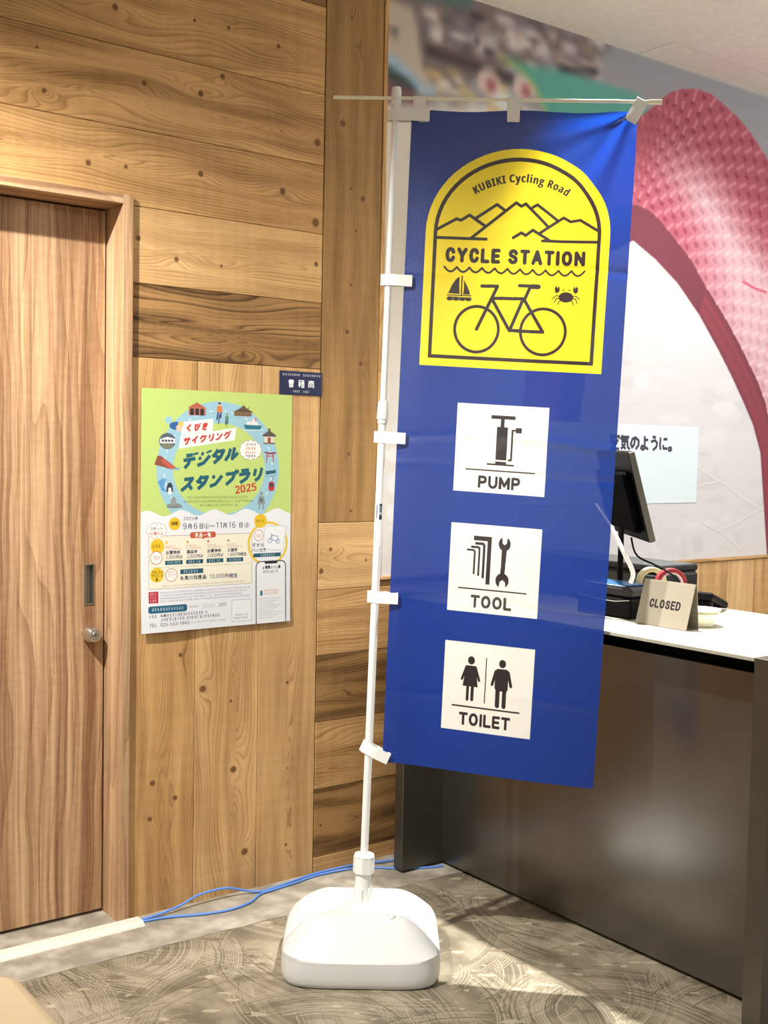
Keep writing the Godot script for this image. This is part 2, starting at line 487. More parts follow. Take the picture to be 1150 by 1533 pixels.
# strokes of the Japanese letters that can be read on the poster, the plate and the wall panel
var GLYPHS := {
	"サ": "5,32 95,32|30,8 30,58|70,8 70,50 60,78 35,95", "イ": "80,8 50,40 10,60|52,38 52,95", "ク": "38,8 28,30 8,52|32,22 82,22 72,60 30,95",
	"リ": "25,10 25,60|75,8 75,55 65,80 40,95", "ン": "12,18 35,34|10,90 50,80 90,25", "グ": "38,10 28,32 8,54|32,24 78,24 70,60 30,95|80,2 86,14|93,0 99,12",
	"デ": "18,14 66,14|5,42 92,42|50,42 48,70 25,95|76,4 82,18|90,2 96,16", "ジ": "22,12 42,24|10,40 30,52|12,92 55,82 92,38|66,6 74,20|82,2 90,16",
	"タ": "38,6 28,28 8,50|32,20 84,20 70,62 28,96|26,46 66,66", "ル": "28,14 26,60 6,92|58,10 58,86 94,52", "ス": "14,16 78,16 56,56 10,92|56,54 92,92",
	"プ": "8,20 78,20 70,60 28,95|92,2 99,10 92,18 85,10 92,2", "ラ": "18,10 80,10|8,36 88,36 76,70 30,96", "ー": "8,50 92,50", "フ": "10,16 86,16 74,60 28,95",
	"コ": "14,18 84,18 84,88|10,88 84,88", "オ": "6,32 94,32|60,6 60,92 42,86|58,34 36,62 8,82", "ハ": "34,22 26,58 6,90|62,16 78,50 96,88",
	"カ": "8,30 84,30 80,80 70,94 54,84|46,6 44,40 30,74 8,94", "チ": "76,8 50,16 22,20|6,42 94,42|52,18 52,60 40,84 22,96", "ト": "36,6 36,95|36,40 80,62",
	"ポ": "6,30 84,30|46,6 46,94 34,88|26,48 8,78|64,48 84,76|92,4 98,10 92,16 86,10 92,4", "ッ": "24,48 32,62|48,44 54,60|80,46 72,70 40,92",
	"マ": "8,16 88,16 60,56 50,66|34,48 64,84", "ホ": "6,30 94,30|50,6 50,94 38,88|28,48 8,78|72,48 92,76", "ア": "10,14 88,14 60,46|50,28 48,60 24,94",
	"ダ": "36,8 26,30 8,52|30,22 76,22 66,62 26,96|24,48 62,66|82,4 88,16|94,0 99,12", "ウ": "50,2 50,20|12,20 88,20 78,60 36,96|12,20 12,46", "ロ": "16,16 84,16 84,88 16,88 16,16", "ド": "36,6 36,95|36,40 80,62|70,6 78,20|86,2 94,16",
	"く": "70,5 22,48 74,95", "び": "8,22 40,18 20,62 34,90 58,84 68,50 66,22 92,58|76,6 84,18|92,2 99,14", "き": "16,22 80,16|12,42 86,34|42,4 70,60|66,60 24,62 20,82 50,96 76,92",
	"の": "52,18 46,60 26,80 12,60 26,28 56,18 86,36 86,66 58,92", "よ": "50,6 52,76|54,32 84,30|52,74 24,70 16,84 34,94 52,84 66,80 86,92", "う": "32,10 66,14|18,42 58,32 80,50 70,76 38,96",
	"に": "18,12 14,60 20,92|46,24 86,22|46,60 48,82 88,84", "で": "8,20 86,16 44,46 48,82 74,92|70,42 78,56|86,38 94,52", "す": "6,26 94,26|58,6 58,56 42,62 36,48 56,42 58,70 34,96", "ま": "14,20 86,20|18,42 82,42|50,4 52,76 34,90 18,80 34,70 86,90",
	"だ": "8,26 54,24|34,6 20,66 8,94|48,50 84,48|46,78 60,90 90,88|72,12 80,24|88,8 96,20", "れ": "24,6 24,96|6,30 40,26 8,72|24,52 60,24 72,40 68,80 92,86", "も": "40,4 36,70 56,92 82,84 84,62|16,30 68,30|14,52 66,52",
	"お": "8,30 58,26|34,6 34,82 14,86 10,70 50,48 84,60 82,84 54,94|68,18 92,34", "気": "28,4 10,34|24,16 90,16|20,30 80,30|16,44 74,44 76,74 96,94|16,92 56,56|20,58 58,92",
	"空": "50,2 50,14|10,14 90,14 84,28|10,14 10,30|38,20 32,36 12,44|62,20 62,40 84,40|24,56 76,56|50,56 50,90|10,92 90,92", "。": "20,74 32,78 34,90 20,98 8,92 8,80 20,74",
	"年": "30,4 8,34|28,16 88,16|26,40 84,40|26,40 26,66|4,66 96,66|56,16 56,98", "月": "26,8 24,66 8,96|26,8 80,8 80,94 66,90|26,36 80,36|26,62 80,62", "日": "20,8 20,94|20,8 80,8 80,94|20,50 80,50|20,90 80,90",
	"土": "16,40 84,40|50,8 50,88|6,90 94,90", "〜": "6,56 28,40 52,52 74,62 94,44", "円": "14,10 14,96|14,10 86,10 86,94 72,92|50,10 50,52|14,52 86,52",
	"分": "36,6 6,50|62,6 94,48|22,52 76,52 72,90 58,92|46,52 40,76 14,96", "相": "6,28 48,28|28,4 28,98|28,32 6,72|30,40 46,58|58,10 58,96|58,10 92,10 92,96|58,38 92,38|58,64 92,64|58,92 92,92",
	"当": "50,4 50,34|20,10 30,28|80,8 70,28|10,38 88,38 88,94|16,64 88,64|8,92 88,92", "買": "10,6 90,6 90,28 10,28 10,6|38,6 38,28|64,6 64,28|22,38 78,38 78,78 22,78 22,38|22,52 78,52|22,64 78,64|38,80 12,96|62,80 90,96",
	"物": "20,8 8,34|8,28 44,28|26,4 26,98|6,66 46,54|60,6 46,40|56,22 94,22 88,90 74,92|70,24 48,64|84,24 56,84", "券": "28,6 36,18|72,6 62,18|14,26 86,26|6,44 94,44|46,6 40,36 6,66|58,36 94,66|32,66 72,66 68,92 56,94|46,66 24,96",
	"商": "50,2 50,14|6,14 94,14|34,18 40,28|66,18 60,28|12,32 12,96|12,32 88,32 88,94 78,94|42,36 28,50|58,36 72,50|32,58 68,58 68,82 32,82 32,58", "品": "30,6 70,6 70,38 30,38 30,6|8,54 42,54 42,92 8,92 8,54|58,54 92,54 92,92 58,92 58,54",
	"入": "32,8 50,14 40,56 6,94|50,18 60,60 96,94", "館": "26,4 4,30|26,4 46,26|12,34 42,34 42,62 12,62|12,34 12,92 38,84|52,14 96,14|72,4 72,14|56,26 56,96|56,26 90,26 90,50 56,50|56,64 92,64 92,92 56,92",
	"糸": "46,4 20,30 56,46|72,22 18,62 78,58|50,62 50,98|28,70 12,90|70,70 90,90", "魚": "36,4 10,34|32,14 66,14 54,30|18,30 82,30 82,70 18,70 18,30|50,30 50,70|18,50 82,50|16,80 8,96|38,80 40,94|60,80 64,94|84,80 94,94",
	"川": "20,8 18,60 6,94|50,12 50,84|82,6 82,96", "特": "18,10 6,36|6,30 42,30|24,4 24,98|4,68 44,56|52,18 92,18|72,4 72,36|48,38 96,38|50,58 96,58|82,40 82,94 68,90|58,68 66,80",
	"産": "50,2 50,12|12,14 88,14|34,18 40,28|66,18 60,28|14,34 92,34|16,34 14,70 4,96|36,42 28,58|34,50 84,50|58,40 58,92|32,70 82,70|22,92 94,92", "期": "8,18 52,18|18,4 18,70|42,4 42,70|18,34 42,34|18,50 42,50|4,70 56,70|20,76 8,94|40,76 50,92|64,10 62,70 54,96|64,10 92,10 92,94 82,92|64,36 92,36|64,60 92,60",
	"間": "8,6 8,98|8,6 42,6 42,36 8,36|8,20 42,20|58,6 92,6 92,96 80,94|58,6 58,36 92,36|58,20 92,20|32,50 68,50 68,88 32,88 32,50|32,68 68,68", "景": "26,4 74,4 74,28 26,28 26,4|26,16 74,16|50,28 50,38|8,38 92,38|28,48 72,48 72,66 28,66 28,48|50,66 50,96|30,74 12,92|70,74 88,90",
	"一": "6,50 94,50", "覧": "10,6 10,44|10,6 50,6|10,20 48,20 48,32 10,32|10,44 50,44|66,4 58,24|64,14 94,14|66,30 90,30|26,50 74,50 74,78 26,78 26,50|26,60 74,60|26,68 74,68|40,80 14,98|60,80 60,94 92,94",
	"上": "48,6 48,90|48,42 84,42|6,90 94,90", "個": "24,4 6,42|18,30 18,96|36,10 36,96|36,10 92,10 92,96|36,92 92,92|46,32 84,32|64,18 64,50|50,50 78,50 78,76 50,76 50,50", "以": "18,14 18,74 44,58|50,20 60,36|86,10 80,56 42,94|72,60 94,92",
	"書": "20,12 80,12 80,36|6,24 94,24|18,36 82,36|10,48 90,48|50,2 50,56|26,62 74,62 74,96 26,96 26,62|26,80 74,80", "籍": "24,2 10,18|20,10 46,10|66,2 56,16|62,10 94,10|6,34 46,34|26,24 26,98|8,50 44,50|26,52 6,80|28,56 46,72|54,28 96,28|66,20 66,44|84,20 84,44|50,44 98,44|58,54 90,54 90,96 58,96 58,54|58,74 90,74",
	"賞": "50,2 50,14|24,6 32,14|76,6 68,14|8,30 8,18 92,18 92,30|34,26 66,26 66,38 34,38 34,26|24,46 76,46 76,82 24,82 24,46|24,58 76,58|24,70 76,70|36,84 12,98|64,84 88,98",
}

# =====================================================================================
# surfaces
# =====================================================================================
var cedar: Array[StandardMaterial3D] = []     # horizontal-grain boards, several tones
var laminate: StandardMaterial3D
# light and dark wood of a board: usual, pale, smoked, post
var TONES := [[rgb(206, 164, 110), rgb(116, 80, 43)], [rgb(213, 174, 121), rgb(130, 94, 55)], [rgb(162, 124, 78), rgb(66, 44, 23)], [rgb(168, 131, 83), rgb(98, 71, 38)], [rgb(228, 194, 144), rgb(168, 128, 82)]]
var white_wall: StandardMaterial3D
var steel: StandardMaterial3D
var dark_steel: StandardMaterial3D
var plastic_white: StandardMaterial3D
var black_plastic: StandardMaterial3D

# boards: growth rings as level lines of a bent height field, knots where the field bulges (metres along, metres across, radius, rings, stretch)
func wood_image(sd: int, length: float, width: float, light: Color, dark: Color, rings: float, bend: float, knots: Array, line_depth: float, blotch: float) -> Image:
	var w := clampi(int(length * 640.0), 256, 1152)
	var h := clampi(int(width * 900.0), 64, 256)
	var n1 := FastNoiseLite.new()
	n1.seed = sd
	n1.frequency = 1.0
	n1.fractal_octaves = 2
	var n2 := FastNoiseLite.new()
	n2.seed = sd + 7
	n2.frequency = 1.0
	n2.fractal_octaves = 2
	var bytes := PackedByteArray()
	bytes.resize(w * h * 3)
	var i := 0
	for y in h:
		var v := float(y) / h * width
		for x in w:
			var u := float(x) / w * length
			var t := v / width * rings + bend * n1.get_noise_2d(u * 1.1, v * 5.0)
			var kr := 9.0
			for q in knots:
				var du: float = u - q[0]
				var dv: float = v - q[1]
				var st: float = q[4]
				var dx := du / (0.055 * st)
				if dx < 3.0 and dx > -3.0:
					var dy: float = dv / (q[2] * 1.6 + 0.008)
					if dy < 3.0 and dy > -3.0:
						var e := exp(-dx * dx - dy * dy)
						t += e * q[3]
						kr = minf(kr, sqrt(du * du * 1.1 + dv * dv) / maxf(q[2] * 0.62, 0.0005))
			var s := t - floorf(t)
			var strength := 0.65 + 0.6 * n1.get_noise_2d(floorf(t) * 3.7, 9.0)
			var l := s * s * s * strength if s < 0.9 else (1.0 - s) / 0.1 * 0.73 * strength
			var fib := n2.get_noise_2d(u * 9.0, v * 420.0)
			var tone := n1.get_noise_2d(u * 1.3 + 40.0, v * 9.0 + t * 0.06)
			var saw := n2.get_noise_2d(u * 26.0, 3.0)
			var k := clampf(0.18 + l * line_depth * 1.35 + fib * 0.13 + tone * blotch * 1.3 + saw * 0.05, 0.0, 1.0)
			var r := lerpf(light.r, dark.r, k)
			var g := lerpf(light.g, dark.g, k)
			var b := lerpf(light.b, dark.b, k)
			if kr < 1.5:
				var ri := clampf((1.5 - kr) * 2.0, 0.0, 1.0)
				var core := 0.55 + 0.45 * sin(kr * 7.0 + 0.8)
				r = lerpf(r, lerpf(0.25, 0.46, core), ri * 0.78)
				g = lerpf(g, lerpf(0.16, 0.31, core), ri * 0.78)
				b = lerpf(b, lerpf(0.08, 0.17, core), ri * 0.78)
			bytes[i] = int(r * 255.0)
			bytes[i + 1] = int(g * 255.0)
			bytes[i + 2] = int(b * 255.0)
			i += 3
	return Image.create_from_data(w, h, false, Image.FORMAT_RGB8, bytes)

# straight-grained walnut print of the door: streaks along the first axis
func laminate_image() -> Image:
	var w := 768
	var h := 640
	var n1 := FastNoiseLite.new()
	n1.seed = 31
	n1.frequency = 1.0
	n1.fractal_octaves = 3
	var bytes := PackedByteArray()
	bytes.resize(w * h * 3)
	var i := 0
	for y in h:
		var v := float(y) / h
		for x in w:
			var u := float(x) / w
			var vv := v + 0.010 * n1.get_noise_2d(u * 3.0, v * 4.0) + 0.018 * n1.get_noise_2d(u * 1.2 + 9.0, v * 3.0)
			var broad := n1.get_noise_2d(u * 0.25, vv * 9.0)
			var mid := n1.get_noise_2d(u * 0.5 + 20.0, vv * 42.0)
			var fine := n1.get_noise_2d(u * 5.0 + 50.0, vv * 190.0)
			var fleck := n1.get_noise_2d(u * 90.0, v * 14.0)
			var ring := vv * 26.0 + 3.0 * n1.get_noise_2d(u * 0.9 + 70.0, vv * 3.0)
			ring -= floorf(ring)
			var k := clampf(0.30 + broad * 0.85 + mid * 0.32 + fine * 0.34 + fleck * 0.07 + ring * ring * ring * 0.32, 0.0, 1.0)
			bytes[i] = int(lerpf(205.0, 128.0, k))
			bytes[i + 1] = int(lerpf(170.0, 93.0, k))
			bytes[i + 2] = int(lerpf(132.0, 66.0, k))
			i += 3
	return Image.create_from_data(w, h, false, Image.FORMAT_RGB8, bytes)

func wood_material(img: Image, rough: float, relief: float) -> StandardMaterial3D:
	var m := StandardMaterial3D.new()
	var tx := ImageTexture.create_from_image(img)
	m.albedo_texture = tx
	m.roughness = rough
	m.metallic_specular = 0.35
	if relief > 0.0:
		m.heightmap_enabled = true
		m.heightmap_texture = tx
		m.heightmap_scale = relief
	return m

func noise_material(a: Color, b: Color, freq: float, scale: float, rough: float, sd := 1, relief := 0.0, octaves := 4) -> StandardMaterial3D:
	var n := FastNoiseLite.new()
	n.seed = sd
	n.frequency = freq
	n.fractal_octaves = octaves
	var g := Gradient.new()
	g.set_color(0, a)
	g.set_color(1, b)
	g.set_offset(0, 0.25)
	g.set_offset(1, 0.75)
	var tx := NoiseTexture2D.new()
	tx.width = 512
	tx.height = 512
	tx.seamless = true
	tx.noise = n
	tx.color_ramp = g
	var m := StandardMaterial3D.new()
	m.albedo_texture = tx
	m.roughness = rough
	m.uv1_triplanar = true
	m.uv1_world_triplanar = true
	m.uv1_scale = Vector3.ONE * scale
	if relief > 0.0:
		m.heightmap_enabled = true
		m.heightmap_texture = tx
		m.heightmap_scale = relief
	return m

func make_textures() -> void:
	for i in TONES.size():                          # stock boards for what lies at the edge of the view or beyond it
		cedar.append(wood_material(wood_image(11 + i * 5, 1.1, 0.22, TONES[i][0], TONES[i][1], 24.0, 4.0, [[0.3, 0.12, 0.008, 3.0, 1.2], [0.8, 0.07, 0.006, -3.0, 1.4]], 0.5, 0.22), 0.55, 0.03))
	laminate = wood_material(laminate_image(), 0.42, 0.012)
	white_wall = noise_material(rgb(226, 224, 218), rgb(236, 234, 229), 0.02, 0.6, 0.9, 3)
	steel = noise_material(rgb(110, 107, 101), rgb(114, 111, 105), 0.012, 0.8, 0.25, 5)
	steel.metallic = 0.9
	dark_steel = noise_material(rgb(96, 93, 86), rgb(100, 97, 90), 0.02, 0.8, 0.36, 6)
	dark_steel.metallic = 0.85
	plastic_white = paint(rgb(228, 229, 227), 0.38)
	black_plastic = paint(rgb(10, 10, 11), 0.5)
	black_plastic.metallic_specular = 0.18

# =====================================================================================
# lamps
# =====================================================================================
func spot_lamp(at: Vector3, aim: Vector3, energy: float, angle: float, c: Color, label: String, blend := 0.6) -> void:
	var t := node("ceiling_spotlight", at)
	tag(t, label, "spotlight", "spotlights on the ceiling")
	var d := (aim - at).normalized()
	var turn := Transform3D(Basis.looking_at(d, Vector3.UP if absf(d.y) < 0.98 else Vector3.RIGHT) * Basis(Vector3.RIGHT, -PI / 2), Vector3.ZERO)   # +y points along the beam
	var white := paint(rgb(235, 235, 232), 0.5)
	var body := Soup.new()
	body.lathe([Vector2(0.0, -0.12), Vector2(0.034, -0.12), Vector2(0.038, -0.115), Vector2(0.038, -0.01), Vector2(0.034, -0.005), Vector2(0.031, -0.008), Vector2(0.03, -0.02)], 24)
	put("housing", body.moved(turn).mesh(), white, t)
	var glow := paint(c, 0.5)
	glow.emission_enabled = true
	glow.emission = c
	glow.emission_energy_multiplier = 8.0
	var lens := Soup.new()
	lens.lathe([Vector2(0.0, -0.021), Vector2(0.03, -0.021), Vector2(0.03, -0.018), Vector2(0.0, -0.016)], 24)
	put("lens", lens.moved(turn).mesh(), glow, t)
	var stem := Soup.new()
	stem.tube([Vector3(0, 0.02, 0), Vector3(0, CEIL - at.y, 0)], 0.008, 10)
	put("stem", stem.mesh(), white, t)
	var l := SpotLight3D.new()
	l.name = "beam"
	l.light_color = c
	l.light_energy = energy
	l.light_size = 0.03
	l.spot_range = 14.0
	l.spot_attenuation = 2.0
	l.spot_angle = angle
	l.spot_angle_attenuation = blend
	l.shadow_enabled = true
	t.add_child(l)
	l.transform = Transform3D(Basis.looking_at(d, Vector3.UP if absf(d.y) < 0.98 else Vector3.RIGHT), d * 0.006)

func globe_lamp(at: Vector3, r: float, energy: float, c: Color, label: String) -> void:
	var t := node("pendant_lamp", at)
	tag(t, label, "pendant lamp")
	var glow := paint(c, 0.4)
	glow.emission_enabled = true
	glow.emission = c
	glow.emission_energy_multiplier = 3.0
	var s := Soup.new()
	var prof := []
	for i in 17:
		prof.append(Vector2(sin(PI * i / 16.0) * r, -cos(PI * i / 16.0) * r))
	s.lathe(prof, 32)
	put("globe", s.mesh(60), glow, t)
	var st := Soup.new()
	st.tube([Vector3(0, r, 0), Vector3(0, CEIL - at.y, 0)], 0.004, 8)
	put("cord", st.mesh(), paint(rgb(60, 60, 60), 0.5), t)
	var l := OmniLight3D.new()
	l.name = "glow"
	l.light_color = c
	l.light_energy = energy
	l.light_size = r * 0.8
	l.omni_range = 14.0
	l.omni_attenuation = 2.0
	l.shadow_enabled = true
	t.add_child(l)

func panel_lamp(at: Vector3, size: Vector2, energy: float, c: Color, label: String) -> void:
	var t := node("ceiling_light_panel", at)
	tag(t, label, "light panel", "light panels on the ceiling")
	var fr := Soup.new()
	var h := size * 0.5
	fr.box(Vector3(-h.x - 0.03, 0.0, -h.y - 0.03), Vector3(h.x + 0.03, CEIL - at.y, h.y + 0.03), 0.003)
	put("frame", fr.mesh(20), paint(rgb(235, 235, 233), 0.5), t)
	var glow := paint(c, 0.5)
	glow.emission_enabled = true
	glow.emission = c
	glow.emission_energy_multiplier = 1.5
	put("diffuser", box_mesh(Vector3(-h.x, -0.004, -h.y), Vector3(h.x, 0.0, h.y)), glow, t)
	var l := AreaLight3D.new()
	l.name = "glow"
	l.light_color = c
	l.light_energy = energy
	l.area_size = size
	l.area_range = 14.0
	l.area_attenuation = 2.0
	l.shadow_enabled = true
	t.add_child(l)
	l.transform = Transform3D(Basis.looking_at(Vector3.DOWN, Vector3.FORWARD), Vector3(0, -0.012, 0))

# =====================================================================================
# room
# =====================================================================================
const X0 := -2.6
const X1 := 6.4
const Z1 := 3.2

func floor_material() -> StandardMaterial3D:
	var m := noise_material(rgb(104, 96, 80), rgb(148, 138, 119), 0.014, 0.7, 0.5, 21, 0.0, 5)
	# comb strokes of the trowel: bundles of thin parallel arcs
	var n := 2048
	var pen := Pen.new(n, n, Transform2D(0.0, Vector2.ZERO).scaled(Vector2(n / 2.0, n / 2.0)), Color(0.6, 0.55, 0.45, 0.0))
	var rng := RandomNumberGenerator.new()
	rng.seed = 4
	for b in 190:
		var c := Vector2(rng.randf() * 2.0, rng.randf() * 2.0)
		var r0 := rng.randf_range(0.06, 0.5)
		var a0 := rng.randf() * TAU
		var sweep := rng.randf_range(0.45, 1.3)
		var count := rng.randi_range(9, 22)
		var step := rng.randf_range(0.006, 0.0095)
		for k in count:
			var r := r0 + k * step
			var light := rng.randf() < 0.6
			var g := rng.randf_range(0.0, 0.1)
			var col := Color(0.58 + g, 0.54 + g, 0.46 + g, 0.6) if light else Color(0.30 + g, 0.27 + g, 0.21 + g, 0.65)
			var s0 := a0 + rng.randf_range(-0.12, 0.12)
			var s1 := a0 + sweep + rng.randf_range(-0.2, 0.2)
			var segs := maxi(3, int((s1 - s0) * r / 0.03))
			var q := PackedVector2Array()
			for i in segs + 1:
				var a := lerpf(s0, s1, float(i) / segs)
				q.append(c + Vector2(cos(a), sin(a)) * r)
			var wide := rng.randf_range(0.002, 0.0042)
			for ox in [-2.0, 0.0, 2.0]:
				for oz in [-2.0, 0.0, 2.0]:
					if c.x + ox > -0.6 and c.x + ox < 2.6 and c.y + oz > -0.6 and c.y + oz < 2.6:
						pen.line(Transform2D(0.0, Vector2(ox, oz)) * q, wide, col, false)
	for b in 700:                                   # flecks of pale skim coat
		var c := Vector2(rng.randf() * 2.0, rng.randf() * 2.0)
		var q := PackedVector2Array()
		var r := rng.randf_range(0.002, 0.012)
		var st := rng.randf_range(1.0, 3.0)
		for i in 9:
			var a := TAU * i / 9.0
			q.append(c + Vector2(cos(a) * r * st, sin(a) * r).rotated(0.6) * rng.randf_range(0.5, 1.2))
		pen.poly(q, Color(0.78, 0.73, 0.63, 0.45) if rng.randf() < 0.6 else Color(0.33, 0.29, 0.21, 0.4))
	m.detail_enabled = true
	m.detail_blend_mode = BaseMaterial3D.BLEND_MODE_MIX
	m.detail_albedo = ImageTexture.create_from_image(pen.img)
	m.detail_uv_layer = BaseMaterial3D.DETAIL_UV_2
	m.uv2_triplanar = true
	m.uv2_world_triplanar = true
	m.uv2_scale = Vector3.ONE * 0.5
	m.uv2_offset = Vector3(0.1, 0.0, 0.3)
	m.metallic_specular = 0.5
	return m

func build_room() -> void:
	structure(put("floor", box_mesh(Vector3(X0, -0.1, WZ - 0.25), Vector3(X1, 0.0, Z1)), floor_material()), "brown trowelled concrete floor with comb marks")
	# smooth cement border along the timber wall, skimmed a little thicker than the floor
	var s := Soup.new()
	var edge := PackedVector2Array()
	var rng := RandomNumberGenerator.new()
	rng.seed = 12
	edge.append(Vector2(X0, WZ - 0.12))
	edge.append(Vector2(X1, WZ - 0.12))
	for i in 181:
		var x := lerpf(X1, X0, i / 180.0)
		edge.append(Vector2(x, -2.905 + (x - 1.6) * 0.03 * float(x < 2.6) + rng.randf_range(-0.004, 0.004)))
	s.prism(edge, 0.0, 0.0025)
	s.moved(Transform3D(Basis(Vector3.RIGHT, Vector3.BACK, Vector3.UP), Vector3.ZERO))
	for i in range(0, s.p.size(), 3):                # the turn mirrors the faces: swap them back
		var b := s.p[i + 1]
		s.p[i + 1] = s.p[i + 2]
		s.p[i + 2] = b
	structure(put("floor_001", s.mesh(20), noise_material(rgb(140, 132, 118), rgb(176, 168, 154), 0.02, 0.9, 0.6, 33, 0.0, 5)), "pale grey smooth cement strip along the timber wall")
	var ceil_m := noise_material(rgb(232, 229, 223), rgb(238, 235, 229), 0.05, 0.8, 0.9, 8)
	var c := structure(node("ceiling"), "off white plasterboard ceiling")
	put("ceiling_board", box_mesh(Vector3(X0, CEIL, -2.965), Vector3(X1, CEIL + 0.08, Z1)), ceil_m, c)
	put("ceiling_board", box_mesh(Vector3(X0, CEIL, WZ - 0.25), Vector3(3.583, CEIL + 0.08, -2.965)), ceil_m, c)
	put("ceiling_board", box_mesh(Vector3(3.588, CEIL, WZ - 0.25), Vector3(X1, CEIL + 0.08, -2.9685)), ceil_m, c)
	put("ceiling_board", box_mesh(Vector3(X0, CEIL + 0.082, WZ - 0.25), Vector3(X1, CEIL + 0.16, Z1)), ceil_m, c)
	structure(put("wall_left", box_mesh(Vector3(X0 - 0.1, 0, WZ - 0.25), Vector3(X0, CEIL, Z1)), white_wall), "plain white side wall")
	structure(put("wall_right", box_mesh(Vector3(X1, 0, WZ - 0.25), Vector3(X1 + 0.1, CEIL, Z1)), white_wall), "plain white side wall behind the counter")
	structure(put("wall_front", box_mesh(Vector3(X0 - 0.1, 0, Z1), Vector3(X1 + 0.1, CEIL, Z1 + 0.1)), white_wall), "plain white wall opposite the timber wall")

# one board with its own eased edges; grain runs along x or along y
func board(parent: Node, x0: float, x1: float, y0: float, y1: float, along_x: bool, m: Material, flip := false, z := WZ, thick := 0.018) -> MeshInstance3D:
	var s := Soup.new()
	var g := 0.0007
	s.box(Vector3(x0 + g, y0 + g, z - thick), Vector3(x1 - g, y1 - g, z), 0.0016)
	var ux := 1.0 / (x1 - x0)
	var uy := 1.0 / (y1 - y0)
	if flip:
		s.map_uv(Vector3(-ux, 0, 0) if along_x else Vector3(0, -uy, 0), Vector3(0, -uy, 0) if along_x else Vector3(ux, 0, 0), Vector2(x1 * ux, y1 * uy) if along_x else Vector2(y1 * uy, -x0 * ux))
	elif along_x:
		s.map_uv(Vector3(ux, 0, 0), Vector3(0, -uy, 0), Vector2(-x0 * ux, y1 * uy))
	else:
		s.map_uv(Vector3(0, uy, 0), Vector3(ux, 0, 0), Vector2(-y0 * uy, -x0 * ux))
	return put("plank", s.mesh(20), m, parent)

# a board of its own: knots are [x, y, radius, rings, stretch] where they sit on the wall
func own_board(parent: Node, sd: int, x0: float, x1: float, y0: float, y1: float, along_x: bool, tone: int, rings: float, bend: float, depth: float, blotch: float, knots: Array) -> void:
	var k := []
	for q in knots:
		k.append([q[0] - x0, y1 - q[1], q[2], q[3], q[4]] if along_x else [q[1] - y0, q[0] - x0, q[2], q[3], q[4]])
	var img := wood_image(sd, (x1 - x0) if along_x else (y1 - y0), (y1 - y0) if along_x else (x1 - x0), TONES[tone][0], TONES[tone][1], rings, bend, k, depth, blotch)
	board(parent, x0, x1, y0, y1, along_x, wood_material(img, 0.55, 0.03))

